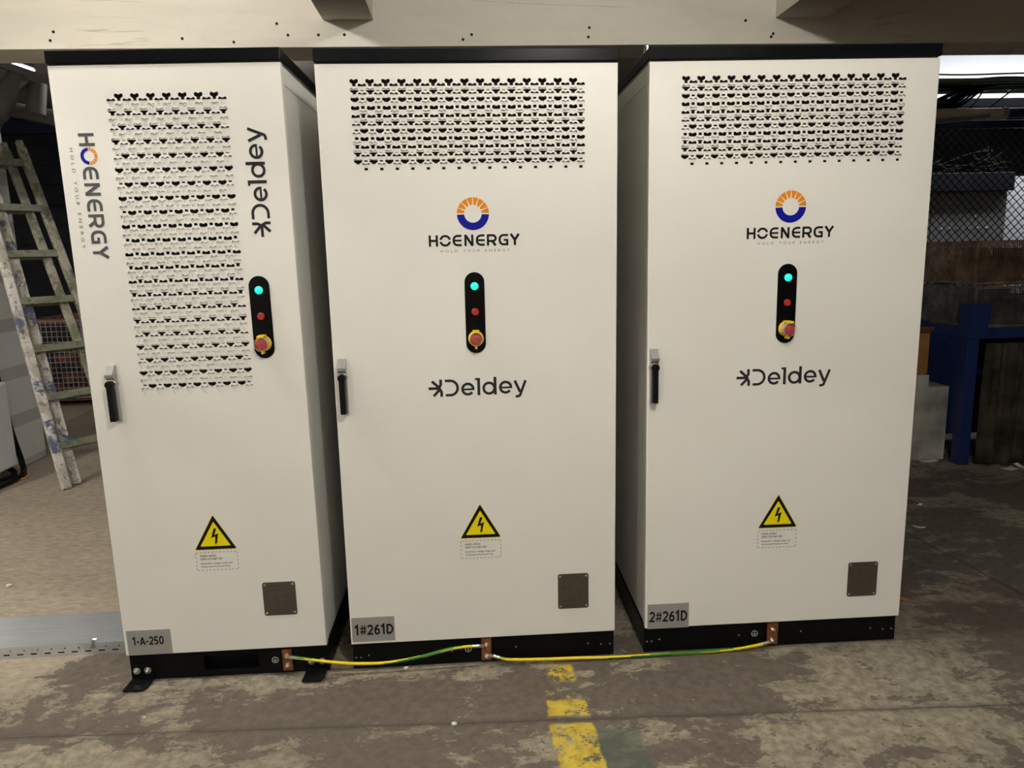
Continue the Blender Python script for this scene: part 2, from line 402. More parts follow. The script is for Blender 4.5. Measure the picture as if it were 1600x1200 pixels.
    def build(s, name, mats, parent=None, smooth=False, bevel=0.0, fix=True):
        me = bpy.data.meshes.new(name)
        me.from_pydata(s.v, [], s.f)
        if not isinstance(mats, (list, tuple)): mats = [mats]
        for m in mats: me.materials.append(m)
        for p, i in zip(me.polygons, s.mi): p.material_index = i
        if fix:
            bm = bmesh.new(); bm.from_mesh(me)
            bmesh.ops.recalc_face_normals(bm, faces=bm.faces); bm.to_mesh(me); bm.free()
        if smooth:
            for p in me.polygons: p.use_smooth = True
            me.set_sharp_from_angle(angle=math.radians(40))
        o = bpy.data.objects.new(name, me); COL.objects.link(o)
        if parent: o.parent = parent
        if bevel:
            b = o.modifiers.new('bevel', 'BEVEL'); b.width = bevel; b.segments = 2; b.limit_method = 'ANGLE'
        return o

def tag(o, label=None, cat=None, group=None, kind=None):
    if label: o['label'] = label
    if cat: o['category'] = cat
    if group: o['group'] = group
    if kind: o['kind'] = kind
    return o
def thing(name, label, cat, loc=(0,0,0), rot=(0,0,0), group=None):
    o = bpy.data.objects.new(name, None); COL.objects.link(o)
    o.location = loc; o.rotation_euler = rot; o.empty_display_size = 0.1
    return tag(o, label, cat, group)
def struct(name, mb, m, bevel=0, parent=None):
    o = mb.build(name, m, parent, bevel=bevel)
    if not parent: o['kind'] = 'structure'
    return o

def rrect(x0, x1, z0, z1, r, n=5):
    out = []
    for cx, cz, a0 in ((x1-r, z0+r, -PI/2), (x1-r, z1-r, 0), (x0+r, z1-r, PI/2), (x0+r, z0+r, PI)):
        out += [(cx+r*math.cos(a0+PI/2*k/n), cz+r*math.sin(a0+PI/2*k/n)) for k in range(n+1)]
    return out
def circ(cx, cz, r, n=24): return [(cx+r*math.cos(2*PI*k/n), cz+r*math.sin(2*PI*k/n)) for k in range(n)]
def rounded_poly(pts, r, n=4):
    out = []; m = len(pts)
    for i in range(m):
        p0, p, p1 = Vector(pts[i-1]), Vector(pts[i]), Vector(pts[(i+1) % m])
        a = (p0-p).normalized(); b = (p1-p).normalized()
        for k in range(n+1):
            t = k/n
            q = (p+a*r)*(1-t)**2 + p*2*t*(1-t) + (p+b*r)*t*t
            out.append((q.x, q.y))
    return out

def stroke(pts, w):
    """2D polyline -> quads list of stroke width w with mitred joints, flat ends"""
    P = []
    for p in pts:
        if not P or (Vector(p)-P[-1]).length > 0.02*w: P.append(Vector(p))
    n = len(P); L = []; R = []
    for i in range(n):
        if i == 0: d = (P[1]-P[0]).normalized(); nn = Vector((-d.y, d.x)); k = 1
        elif i == n-1: d = (P[-1]-P[-2]).normalized(); nn = Vector((-d.y, d.x)); k = 1
        else:
            d0 = (P[i]-P[i-1]).normalized(); d1 = (P[i+1]-P[i]).normalized()
            n0 = Vector((-d0.y, d0.x)); n1 = Vector((-d1.y, d1.x)); nn = (n0+n1).normalized(); k = 1/max(0.45, nn.dot(n0))
        L.append(P[i]+nn*w/2*k); R.append(P[i]-nn*w/2*k)
    return L, R
def arc(cx, cy, r, a0, a1, n=14, ry=None):
    ry = ry or r
    return [(cx+r*math.cos(math.radians(a0+(a1-a0)*k/n)), cy+ry*math.sin(math.radians(a0+(a1-a0)*k/n))) for k in range(n+1)]

def decal_strokes(mb, strokes, xf, v, th=0.0006, mi=0):
    """strokes: list of (points, width) in letter space; xf maps (x, y) -> (u, z)"""
    for j, (pts, w_) in enumerate(strokes):
        L, R = stroke(pts, w_)
        n = len(L); vv = v - th - 0.00003*(j % 5)
        vs = []
        for a, b in zip(L, R):
            ua, ub = xf(a), xf(b); vs += [(ua[0], vv, ua[1]), (ub[0], vv, ub[1])]
        mb.add(vs, [(2*i, 2*i+1, 2*i+3, 2*i+2) for i in range(n-1)], mi)
def decal_poly(mb, pts, v, mi=0):
    mb.sheet(pts, [], v, 0, mi)

def text_mesh(mb, txt, xf, v, size=1.0, spacing=1.0, bold=0.0, mi=0, width=None, height=None, align='LEFT'):
    """text as flat mesh; xf maps (x, y) in text units (scaled to width/height) to (u, z)"""
    cu = bpy.data.curves.new('t', 'FONT'); cu.body = txt; cu.size = 1; cu.space_character = spacing; cu.offset = bold
    cu.resolution_u = 4
    ob = bpy.data.objects.new('t', cu); COL.objects.link(ob)
    dg = bpy.context.evaluated_depsgraph_get(); dg.update()
    me = bpy.data.meshes.new_from_object(ob.evaluated_get(dg))
    xs = [p.co.x for p in me.vertices]; ys = [p.co.y for p in me.vertices]
    if xs:
        x0, x1, y0, y1 = min(xs), max(xs), min(ys), max(ys)
        sx = (width/(x1-x0)) if width else size
        sy = (height/(y1-y0)) if height else sx
        vs = []
        for p in me.vertices:
            a = xf(((p.co.x-x0)*sx, (p.co.y-y0)*sy)); vs.append((a[0], v, a[1]))
        mb.add(vs, [tuple(f.vertices) for f in me.polygons], mi)
    bpy.data.objects.remove(ob); bpy.data.meshes.remove(me); bpy.data.curves.remove(cu)

# ------------------------------------------------------------------ room shell
ZC = 3.42
struct('floor', MB().box(-10, 10, -7.5, 9.5, -0.1, 0), M['floor'])
struct('ceiling', MB().box(-10, 10, -7.5, 9.5, ZC, ZC+0.2), M['ceiling'])
struct('wall_left', MB().box(-10.2, -10, -7.5, 9.5, -0.1, ZC+0.2), M['wall'])
struct('wall_right', MB().box(10, 10.2, -7.5, 9.5, -0.1, ZC+0.2), M['wall'])
struct('wall_front', MB().box(-10.2, 10.2, -7.7, -7.5, -0.1, ZC+0.2), M['wall'])
struct('wall_back', MB().box(-10.2, 10.2, 9.5, 9.7, -0.1, ZC+0.2), M['darkwall'])
# concrete beam over the cabinets and the cross beams that meet it from the front
beam = struct('trim_1', MB().box(-10, 10, 1.43, 1.70, 2.586, ZC+0.02), M['concrete'])
beam['label'] = 'cream concrete ceiling beam above the cabinets'
for i, (a, b) in enumerate(((-4.87, -4.62), (-2.53, -2.28), (-0.187, 0.062), (2.14, 2.415), (4.48, 4.73))):
    struct('trim_%d' % (i+2), MB().box(a, b, -7.5, 1.435, 2.712, ZC+0.02), M['concrete'])
holes = [(-1.50,2.665),(-1.52,2.625),(-0.885,2.630),(-0.635,2.612),(-0.417,2.697),(-0.366,2.643),(-0.215,2.643),(-0.086,2.643),(0.51,2.617),(0.555,2.64),
         (1.155,2.625),(1.16,2.67),(1.98,2.70),(2.13,2.635),(2.12,2.62)]
for hx, hz in holes:
    o = MB().lathe((hx, 1.432, hz), (0, -1, 0), [(0.0075, 0), (0.0075, 0.003), (0.0, 0.003)], 10).build('anchor_hole', M['ink_black'], beam)

# column on the left, far shutter and its lintel
col_o = struct('trim_7', MB().box(-3.5, -2.95, 2.55, 3.42, 0, ZC+0.02), M['column'], bevel=0.012)
mb = MB().box(-9.5, 0.5, 7.0, 7.1, 0, 3.05)
for k in range(13): mb.box(-9.5, 0.5, 6.97, 7.0, 0.12+k*0.235, 0.17+k*0.235)
struct('door_1', mb, M['shutter'])
struct('trim_8', MB().box(-9.5, 0.5, 6.85, 7.1, 3.05, 3.19), M['navy'])
# white wall high up at the back right, dark wall below it
struct('wall_far_right', MB().box(3.2, 10, 4.9, 5.05, 2.86, ZC+0.02), M['whitewall'])
struct('wall_dark_right', MB().box(3.2, 10, 6.2, 6.3, 0, 2.9), M['darkwall'])

# ------------------------------------------------------------------ lamps
def bay_lamp(label, x, y, z, k=0):
    t = thing('pendant_lamp', label, 'lamp', (x, y, z), group='round lamps hanging in the ceiling bays')
    MB().lathe((0,0,-0.06), (0,0,1), [(0.0,0),(0.035,0.008),(0.055,0.03),(0.06,0.06),(0.055,0.09),(0.035,0.112),(0.0,0.12)], 16).build('bulb', M['tube%d' % k], t, smooth=True)
    MB().lathe((0,0,0.062), (0,0,1), [(0.03,0),(0.03,0.05),(0.008,0.06),(0.008,ZC-z-0.062)], 12).build('lamp_socket', M['boxwhite'], t)
    return t
for x, ys in LAMPS:
    for y, kk in ys:
        bay_lamp('lit lamp hanging in a ceiling bay in front of the cabinets' if y < 2 else ('added unseen lamp hanging behind the ceiling beam' if x < 0 else 'lit lamp hanging low beside the white cupboard'), x, y, 2.55 if kk == 6 else 3.12, kk)

# ------------------------------------------------------------------ lettering
def letters_h():
    """HOENERGY word, units: cap height 150, x from 170 to 1365; returns strokes without the O ring"""
    w_ = 29; s = []
    s += [([(185, 0), (185, 150)], w_), ([(276, 0), (276, 150)], w_), ([(185, 76), (276, 76)], w_)]
    def eps(x0, x1):   # rounded E
        xl = x0+14; r = 52
        pts = [(x1, 136)] + arc(xl+r, 136-r+0, r, 90, 180, 6) + arc(xl+r, 14+r, r, 180, 270, 6) + [(x1, 14)]
        return [(pts, w_), ([(xl, 74), (x1, 74)], 26)]
    s += eps(482, 600)
    s += [([(650, 0), (650, 150)], w_), ([(740, 0), (740, 150)], w_), ([(648, 146), (742, 4)], 32)]
    s += eps(787, 902)
    s += [([(945, 0), (945, 150)], w_), ([(945, 136), (1010, 136)] + arc(1010, 98, 37, 90, -90, 8) + [(945, 61)], w_), ([(1000, 62), (1046, 0)], 32)]
    s += [([(1212, 136), (1150, 136)] + arc(1150, 86, 50, 90, 180, 6) + arc(1150, 64, 50, 180, 270, 6) + [(1199, 14), (1199, 70)], w_), ([(1212, 72), (1152, 72)], 25)]
    s += [([(1246, 150), (1300, 72)], 32), ([(1352, 150), (1300, 72)], 32), ([(1300, 84), (1300, 0)], w_)]
    return s
def ring_dark():
    w_ = 29
    return [(arc(385, 75, 62, 12, 168, 16), w_), (arc(385, 75, 62, -12, -168, 16), w_)]
def letters_d():
    """Deldey word with its star mark, units: 0..1355, D height 235"""
    w_ = 40; s = []
    c = (160, 117)
    s += [([(0, 117), (150, 117)], 38), ([(48, 218), (152, 122)], 38), ([(66, 10), (160, 108)], 38)]
    s += [([(168, 240), (168, 172), (142, 118)], 38), ([(176, 0), (176, 64), (146, 120)], 38)]
    r = 100
    s += [([(225, 220)] + arc(297, 119, 101, 90, -90, 18) + [(232, 18)], 36)]
    def e(cx, cy, r_):
        return [(arc(cx, cy, r_, -38, -330-30, 26), 36), ([(cx-r_, cy-4), (cx+r_+17, cy-4)], 26)]
    s += e(538, 96, 74)
    s += [([(688, 4), (688, 248)], 40), ([(640, 233), (700, 233)], 30)]
    s += [(arc(830, 100, 75, 0, 360, 28), 36), ([(914, 8), (914, 256)], 40)]
    s += e(1058, 106, 74)
    s += [([(1186, 196), (1258, 34)], 38), ([(1336, 196), (1262, 2)] + arc(1228, 10, 36, -20, -88, 6) + [(1196, -30)], 36)]
    return s

def label_strokes(txt):
    G = {'1': (58, [([(4, 76), (34, 96), (34, 0)], 17)]),
         '2': (72, [(arc(34, 68, 25, 165, -25, 12)+[(10, 8), (66, 8)], 16)]),
         '5': (72, [([(62, 92), (18, 92), (14, 52)]+arc(32, 30, 23, 118, -140, 14), 16)]),
         '6': (76, [(arc(37, 31, 24, 0, 360, 20), 16), ([(58, 92), (36, 86), (18, 62), (13, 32)], 16)]),
         '0': (76, [(arc(37, 50, 26, 0, 360, 24, 43), 17)]),
         '#': (82, [([(30, 96), (20, 4)], 11), ([(60, 96), (50, 4)], 11), ([(6, 66), (76, 66)], 11), ([(2, 32), (72, 32)], 11)]),
         'A': (90, [([(8, 0), (43, 97)], 17), ([(78, 0), (43, 97)], 17), ([(20, 30), (66, 30)], 14)]),
         'D': (86, [([(14, 0), (14, 100)], 17), ([(14, 92), (34, 92)]+arc(34, 50, 40, 90, -90, 14, 42)+[(14, 8)], 16)]),
         '-': (46, [([(4, 40), (38, 40)], 15)])}
    x = 0; out = []
    for ch in txt:
        adv, st = G[ch]
        out += [([(a+x, b) for a, b in pts], w_) for pts, w_ in st]; x += adv+4
    return out, x-8
def emblem(mb, xf, v, r, ri):
    """sun ring: 8 orange wedges on top, blue half below; materials 0 orange, 1 blue"""
    n = 8
    for k in range(n):
        a0 = 180.0*k/n; a1 = 180.0*(k+1)/n
        a = arc(0, 0, r, a0+0.8+(1.2 if k == 0 else 0), a1-0.8-(1.2 if k == n-1 else 0), 5)
        b = arc(0, 0, ri, a1-5.2, a0+5.2, 5)
        pts = [xf(p) for p in a+b]
        mb.add([(p[0], v, p[1]) for p in pts], [(i, i+1, 11-i-1, 11-i) for i in range(5)], 0)
    a = arc(0, 0, r, -2.5, -177.5, 24); b = arc(0, 0, ri, -3.5, -176.5, 24)
    pts = [xf(p) for p in a+b]
    mb.add([(p[0], v, p[1]) for p in pts], [(i, i+1, 25+i+1, 25+i) for i in range(24)], 1)

TAG = (('HOLD', 0.0, 0.243), ('YOUR', 0.325, 0.565), ('ENERGY', 0.642, 1.0))
# ------------------------------------------------------------------ cabinets
YH = [(0.0057,-0.0172),(0.0057,-0.0086),(0.0122,-0.0050),(0.0141,-0.0012),(0.0135,0.0034),(0.0106,0.0064),(0.0070,0.0065),(0.0036,0.0046),(0.0,0.0024)]
YHOLE = YH + [(-x, z) for x, z in reversed(YH[:-1])]

def vent(root, rect, rows, z_first, dz, even, odd, pitch, slat_p, slat_h, slat_top):
    u0, u1, z0, z1 = rect
    holes = []
    for k in range(rows):
        st, cnt = even if k % 2 == 0 else odd
        for i in range(cnt):
            cx = st+i*pitch; cz = z_first-k*dz
            holes.append([(cx+x, cz+z) for x, z in YHOLE])
    g = MB().sheet([(u0,z0),(u1,z0),(u1,z1),(u0,z1)], holes, 0.0, 0.0022).build('vent_grille', M['white'], root)
    tag(g, 'perforated white vent grille with rows of three-lobed holes')
    m = MB(); z = slat_top
    while z > z0+0.02:
        zb_ = max(z-slat_h, z0+0.005)
        m.add([(u0,0.0064,zb_),(u1,0.0064,zb_),(u1,0.0056,z),(u0,0.0056,z),(u0,0.0090,z+0.0022),(u1,0.0090,z+0.0022)], [(0,1,2,3),(3,2,5,4)])
        z -= slat_p
    m.build('vent_louvre', M['white'], root, fix=False)
    MB().box(u0-0.004, u1+0.004, 0.024, 0.0275, z0-0.004, z1+0.004).build('vent_shade_backing', M['void'], root)  # dark sheet added behind the slats, stands in for the shaded interior

def swing_handle(root, u0, z0):
    """silver housing with a black lever"""
    w_ = 0.028; h = 0.199; d = 0.034
    hb = MB()
    sec = [(0, z0), (-0.020, z0+0.006), (-0.020, z0+0.150), (-d, z0+0.158), (-d, z0+h-0.030), (-0.010, z0+h), (0, z0+h)]
    n = len(sec)
    vs = [(u0, v, z) for v, z in sec]+[(u0+w_, v, z) for v, z in sec]
    hb.add(vs, [tuple(range(n)), tuple(range(2*n-1, n-1, -1))]+[(i, (i+1) % n, n+(i+1) % n, n+i) for i in range(n)])
    hb.lathe((u0+w_/2, 0, z0+0.134), (0, -1, 0), [(0.0175, 0), (0.0175, 0.022), (0.0155, 0.024), (0, 0.024)], 20)
    ho = hb.build('door_handle', M['silver'], root, bevel=0.0012)
    lv = MB()
    lv.lathe((u0+w_/2, 0, z0+0.134), (0, -1, 0), [(0.0138, 0.022), (0.0138, 0.040), (0.0125, 0.042), (0, 0.042)], 20)
    lv.box(u0+w_/2-0.0095, u0+w_/2+0.0095, -0.041, -0.022, z0+0.006, z0+0.130)
    tag(lv.build('lever', M['plastic_black'], ho, bevel=0.002), 'black lever')
    MB().lathe((u0+w_/2-0.002, -0.041, z0+0.083), (0, -1, 0), [(0.0045, 0), (0.0045, 0.0015), (0, 0.0015)], 12).build('keyhole_cover', M['plastic_black'], ho)

def control_panel(root, u, z0):
    z1 = z0+0.282
    p = MB().sheet(rrect(u-0.0345, u+0.0345, z0, z1, 0.0345, 10), [], -0.003, 0.003).build('control_panel', M['panel_black'], root)
    tag(p, 'black rounded panel with lamp, button and stop switch')
    zg, zr, ze = z0+0.234, z0+0.145, z0+0.052
    c = MB().lathe((u, -0.003, zg), (0,-1,0), [(0.0152,0),(0.0152,0.003),(0.0138,0.0045),(0.0,0.0045)], 24).build('lamp_bezel', M['plastic_black'], p)
    g = MB().lathe((u, -0.0065, zg), (0,-1,0), [(0.0134,0),(0.0132,0.004),(0.011,0.007),(0.006,0.009),(0,0.0095)], 24, 0)
    tag(g.build('indicator_lamp', M['green_on'], p, smooth=True), 'lit green indicator lamp')
    r = MB().lathe((u, -0.003, zr), (0,-1,0), [(0.0140,0),(0.0140,0.004),(0.0120,0.006),(0.0,0.006)], 24).build('button_bezel', M['plastic_black'], p)
    r = MB().lathe((u, -0.007, zr), (0,-1,0), [(0.0122,0),(0.0122,0.004),(0.0105,0.006),(0.0075,0.0062),(0.007,0.0054),(0,0.0054)], 24)
    tag(r.build('push_button', M['red'], p, smooth=True), 'red push button')
    e = MB().lathe((u, -0.003, ze), (0,-1,0), [(0.0268,0),(0.0268,0.006),(0.0250,0.008),(0.0165,0.005),(0.0165,0.012),(0.0,0.012)], 28)
    e.box(u-0.011, u+0.011, -0.046, -0.003, ze+0.0225, ze+0.0295)
    e.box(u-0.0035, u+0.0035, -0.034, -0.003, ze-0.034, ze-0.0255)
    tag(e.build('stop_switch_collar', M['yellow_pl'], p, smooth=True), 'yellow collar and hinge of the stop switch')
    b = MB().lathe((u, -0.012, ze), (0,-1,0), [(0.010,0),(0.010,0.008),(0.0200,0.011),(0.0205,0.020),(0.0185,0.025),(0.011,0.0275),(0,0.028)], 28)
    tag(b.build('emergency_stop_button', M['red_stop'], p, smooth=True), 'red mushroom stop button')
    k = MB().lathe((u, -0.008, ze), (0,-1,0), [(0.0244,0),(0.0244,0.036),(0.0236,0.038),(0.0222,0.038),(0.0222,0.034),(0.0228,0)], 28)
    tag(k.build('guard_ring', M['clear'], p, smooth=True), 'clear guard around the stop button')

def bolt(parent, c, r=0.011, name='bolt'):
    m = MB(); x, y, z = c
    m.lathe((x, y, z), (0,-1,0), [(r*1.25,0),(r*1.25,0.0022),(0,0.0022)], 18)
    m.lathe((x, y-0.0022, z), (0,-1,0), [(r,0),(r,0.006),(r*0.86,0.0075),(0,0.0075)], 6)
    m.lathe((x, y-0.0085, z), (0,-1,0), [(r*0.55,0),(r*0.55,0.005),(r*0.4,0.0065),(0,0.0065)], 12)
    return m.build(name, M['zinc'], parent)

def warning_sign(root, u, z):
    """u: apex u, z: apex z"""
    tri = lambda du, dz, k: [(u-0.0725*k, z-0.125+dz), (u+0.0725*k, z-0.125+dz), (u, z+du)]
    m = MB()
    outer = rounded_poly([(u-0.0735, z-0.1255), (u+0.0735, z-0.1255), (u, z+0.003)], 0.006)
    inner = rounded_poly([(u-0.0545, z-0.1135), (u+0.0545, z-0.1135), (u, z-0.0205)], 0.004)
    m.sheet(rounded_poly([(u-0.0765, z-0.1275), (u+0.0765, z-0.1275), (u, z+0.0065)], 0.006), [], -0.0004, 0, 0)
    m.sheet(outer, [], -0.0007, 0, 1)
    m.sheet(inner, [], -0.0010, 0, 0)
    k = 0.000128/0.000128
    # lightning bolt with arrow tip (coordinates in metres from apex)
    B = [(-0.0015,-0.0465),(0.0085,-0.0465),(-0.0005,-0.0715),(0.0140,-0.0650),(0.0068,-0.0955),(0.0095,-0.0945),(0.0008,-0.1085),(-0.0020,-0.0945),(0.0008,-0.0958),(0.0015,-0.0770),(-0.0125,-0.0830)]
    m.sheet([(u+a, z+b) for a, b in B], [], -0.0013, 0, 1)
    s = m.build('warning_sign', [M['yellow'], M['ink_black']], root, fix=False)
    tag(s, 'yellow and black triangular high voltage sign')
    # dashed text frame below
    d = MB(); zt, zb_, ul, ur = z-0.137, z-0.205, u-0.0745, u+0.0735; dash = 0.0062
    n = 11
    for i in range(n):
        x = ul+0.006+(ur-ul-0.012)*i/(n-1)
        for zz in (zt, zb_): d.add([(x-dash/2,-0.0005,zz-0.0009),(x+dash/2,-0.0005,zz-0.0009),(x+dash/2,-0.0005,zz+0.0009),(x-dash/2,-0.0005,zz+0.0009)], [(0,1,2,3)])
    for i in range(5):
        zz = zb_+0.005+(zt-zb_-0.010)*i/4
        for x in (ul, ur): d.add([(x-0.0009,-0.0005,zz-dash/2),(x+0.0009,-0.0005,zz-dash/2),(x+0.0009,-0.0005,zz+dash/2),(x-0.0009,-0.0005,zz+dash/2)], [(0,1,2,3)])
    for txt, x, zz, wd, hh in (('有电危险, 请勿靠近', 0.0, 0.046, 0.058, 0.0085), ('仅授权人员可以操作, 维护', 0.0, 0.034, 0.080, 0.0085),
                          ('Hazardous voltage, keep out!', 0.0, 0.0165, 0.113, 0.0082), ('Authorized Personnel Only', 0.001, 0.0045, 0.104, 0.0078)):
        text_mesh(d, txt, lambda p, x=x, zz=zz: (ul+0.0145+x+p[0], zb_+0.0045+zz+p[1]), -0.0005, width=wd, height=hh, bold=0.008)
    tag(d.build('warning_text', M['ink_black'], root, fix=False), 'dashed frame with four lines of warning text')

def rating_plate(root, u0, z0, w_=0.1165, h=0.140):
    p = MB().sheet(rrect(u0, u0+w_, z0, z0+h, 0.008), [], -0.0015, 0.0015).build('rating_plate', M['plate'], root)
    tag(p, 'dark engraved metal plate with rivets in its corners')
    m = MB()
    def ln(x0, x1, z, t=0.0011): m.add([(u0+x0,-0.0019,z0+z-t),(u0+x1,-0.0019,z0+z-t),(u0+x1,-0.0019,z0+z+t),(u0+x0,-0.0019,z0+z+t)], [(0,1,2,3)])
    rnd = random.Random(3)
    ln(0.018, w_-0.035, h-0.015, 0.0018)
    for k in range(9):
        z = h-0.028-k*0.0098
        ln(0.010, 0.010+0.012+rnd.random()*0.010, z); ln(0.037, 0.037+0.012+rnd.random()*0.02, z)
        if k not in (1, 2): ln(0.076, 0.076+0.008+rnd.random()*0.022, z)
    for k in range(7): m.sheet(circ(u0+0.022+k*0.0112, z0+0.020, 0.0024, 8), [], -0.0019, 0, 0)
    ln(0.025, w_-0.028, 0.011, 0.0012)
    m.build('engraving', M['plate_ink'], p, fix=False)
    for x in (0.009, w_-0.009):
        for z in (0.010, h-0.010):
            MB().lathe((u0+x, -0.0015, z0+z), (0,-1,0), [(0.0042,0),(0.0038,0.0012),(0.0022,0.002),(0,0.0022)], 12).build('rivet', M['zinc'], p, smooth=True)

def number_label(root, u0, u1, z0, z1, txt, tu0, tu1, tz0, tz1):
    l = MB().sheet([(u0,z0),(u1,z0),(u1,z1),(u0,z1)], [], -0.0006, 0.0006).build('number_label', M['label_grey'], root)
    tag(l, 'grey stick-on label reading %s' % txt)
    m = MB(); st, tw = label_strokes(txt); decal_strokes(m, [(a, b*1.22) for a, b in st], lambda p: (tu0+p[0]*(tu1-tu0)/tw, tz0+p[1]*(tz1-tz0)/100), -0.0006)
    m.build('number_lettering', M['ink_black'], l, fix=False)

def earth_bar(root, u0, u1, z0, z1, zs):
    b = MB().box(u0, u1, 0.005, 0.016, z0, z1).build('earth_bar', M['copper'], root, bevel=0.001)
    tag(b, 'copper earthing bar')
    for z in zs: bolt(b, ((u0+u1)/2, 0.005, z), 0.0078)
    return b

def earth_symbol(root, u, z):
    m = MB(); v = 0.0192
    n = 24; a = circ(u, z, 0.0125, n); b = circ(u, z, 0.0105, n)
    m.add([(p[0], v, p[1]) for p in a+b], [(i, (i+1) % n, n+(i+1) % n, n+i) for i in range(n)])
    for x0, x1, zz in ((-0.007,0.007,-0.001),(-0.0045,0.0045,-0.004),(-0.002,0.002,-0.007)):
        m.add([(u+x0,v,z+zz-0.0006),(u+x1,v,z+zz-0.0006),(u+x1,v,z+zz+0.0006),(u+x0,v,z+zz+0.0006)], [(0,1,2,3)])
    m.add([(u-0.0006,v,z-0.001),(u+0.0006,v,z-0.001),(u+0.0006,v,z+0.008),(u-0.0006,v,z+0.008)], [(0,1,2,3)])
    m.build('earth_symbol', M['paper'], root, fix=False)

def lifting_eye(root, u, v, z):
    m = MB()
    m.lathe((u, v, z), (0,0,1), [(0.014,0),(0.014,0.006),(0.008,0.010),(0.008,0.018),(0,0.018)], 16)
    R_ = 0.021
    m.tube([(u, v+R_*math.cos(2*PI*k/20)*0.9, z+0.036+R_*math.sin(2*PI*k/20)) for k in range(21)], 0.0055, 8, cap=False)
    m.build('lifting_eye', M['zinc'], root, smooth=True)

def cabinet(name, label, x, y, yaw, lean, W, zb, zt, zc, D, vent_rect, group=None):
    lift = max(0.0, lean*W)
    root = thing(name, label, 'cabinet', (x, y, lift*0.5), (0, lean, yaw), group)
    # plinth
    P = MB()
    if name == 'switch_cabinet':
        ru0, ru1, rz0, rz1 = 0.272, 0.473, 0.024, 0.083
        P.sheet([(0.0,0.0),(W,0.0),(W,zb-0.003),(0.0,zb-0.003)], [[(ru0,rz0),(ru1,rz0),(ru1,rz1),(ru0,rz1)]], 0.02, 0.012)
        P.box(0.0, W, 0.06, D-0.02, 0, zb-0.003); P.box(0, 0.012, 0.032, 0.06, 0, zb-0.003); P.box(W-0.012, W, 0.032, 0.06, 0, zb-0.003)
        P.box(0.012, W-0.012, 0.032, 0.06, zb-0.012, zb-0.003)
    else:
        P.box(0.0, W, 0.02, D-0.02, 0.0, zb-0.003)
    pl = P.build('plinth', M['black'], root, bevel=0.0015)
    tag(pl, 'black steel plinth')
    for k, (uu, zz) in enumerate(((0.012,0.045),(0.030,0.045),(0.06,0.052),(0.375,0.052),(W-0.38,0.055),(W-0.10,0.053),(W-0.05,0.047),(W-0.015,0.047))):
        if name == 'switch_cabinet': continue
        MB().lathe((uu, 0.02, zz), (0,-1,0), [(0.0035,0),(0.003,0.0015),(0,0.002)], 8).build('plinth_screw', M['silver'], pl)
    # carcass with framed side panels
    B = MB().box(0.004, W-0.004, 0.030, D, zb+0.002, zt-0.002)
    for s in (0, 1):
        xo = 0.0015 if s == 0 else W-0.0055
        B.box(xo, xo+0.004, 0.034, D-0.01, zt-0.062, zt-0.004)
        B.box(xo, xo+0.004, 0.034, 0.050, zb+0.004, zt-0.062)
        B.box(xo, xo+0.004, D-0.03, D-0.01, zb+0.004, zt-0.062)
    tag(B.build('carcass', M['white_side'], root, bevel=0.001), 'white sheet steel sides')
    # door
    d = MB(); c = 0.0028
    d.sheet([(c,zb+c),(W-c,zb+c),(W-c,zt-c),(c,zt-c)], [[(vent_rect[0],vent_rect[2]),(vent_rect[1],vent_rect[2]),(vent_rect[1],vent_rect[3]),(vent_rect[0],vent_rect[3])]], 0.0, 0)
    o1 = [(c,zb+c),(W-c,zb+c),(W-c,zt-c),(c,zt-c)]; o2 = [(0.0006,zb+0.0006),(W-0.0006,zb+0.0006),(W-0.0006,zt-0.0006),(0.0006,zt-0.0006)]; o3 = [(0,zb),(W,zb),(W,zt),(0,zt)]
    for la, va, lb, vb in ((o1, 0, o2, 0.0008), (o2, 0.0008, o3, 0.0030), (o3, 0.0030, o3, 0.0265)):
        d.add([(p[0], va, p[1]) for p in la]+[(p[0], vb, p[1]) for p in lb], [(i, (i+1) % 4, 4+(i+1) % 4, 4+i) for i in range(4)])
    tag(d.build('door', M['white'], root, fix=False), 'white sheet steel door')
    # lid
    MB().box(0.002, W-0.002, 0.012, D-0.01, zt, zt+0.008).build('lid_gasket', M['seam'], root)
    t = MB().box(-0.003, W+0.003, -0.004, D+0.004, zt+0.0055, zc)
    tag(t.build('top_cover', M['black_gloss'], root, bevel=0.0025), 'glossy black top cover')
    return root

D_BIG = 1.15
# left, narrow
A = cabinet('switch_cabinet', 'narrow white cabinet with a tall vent grille, leftmost of the three, tagged 1-A-250', -0.8256, 0.01207, -0.01558, -0.00433, 0.7354, 0.1122, 2.1707, 2.2155, D_BIG, (0.155, 0.580, 1.075, 2.105))
vent(A, (0.155, 0.580, 1.075, 2.105), 64, 2.0765, 0.01537, (0.2115, 7), (0.186, 8), 0.0507, 0.0452, 0.0302, 2.0598)
swing_handle(A, 0.068, 1.001)
control_panel(A, 0.605, 1.205)
warning_sign(A, 0.3675, 0.639)
rating_plate(A, 0.519, 0.2445, 0.1195, 0.1305)
number_label(A, 0.0105, 0.1705, 0.1145, 0.2110, '1-A-250', 0.0300, 0.1430, 0.1530, 0.1850)
eb = earth_bar(A, 0.566, 0.602, 0.015, 0.099, (0.076, 0.037))
earth_symbol(A, 0.535, 0.053)
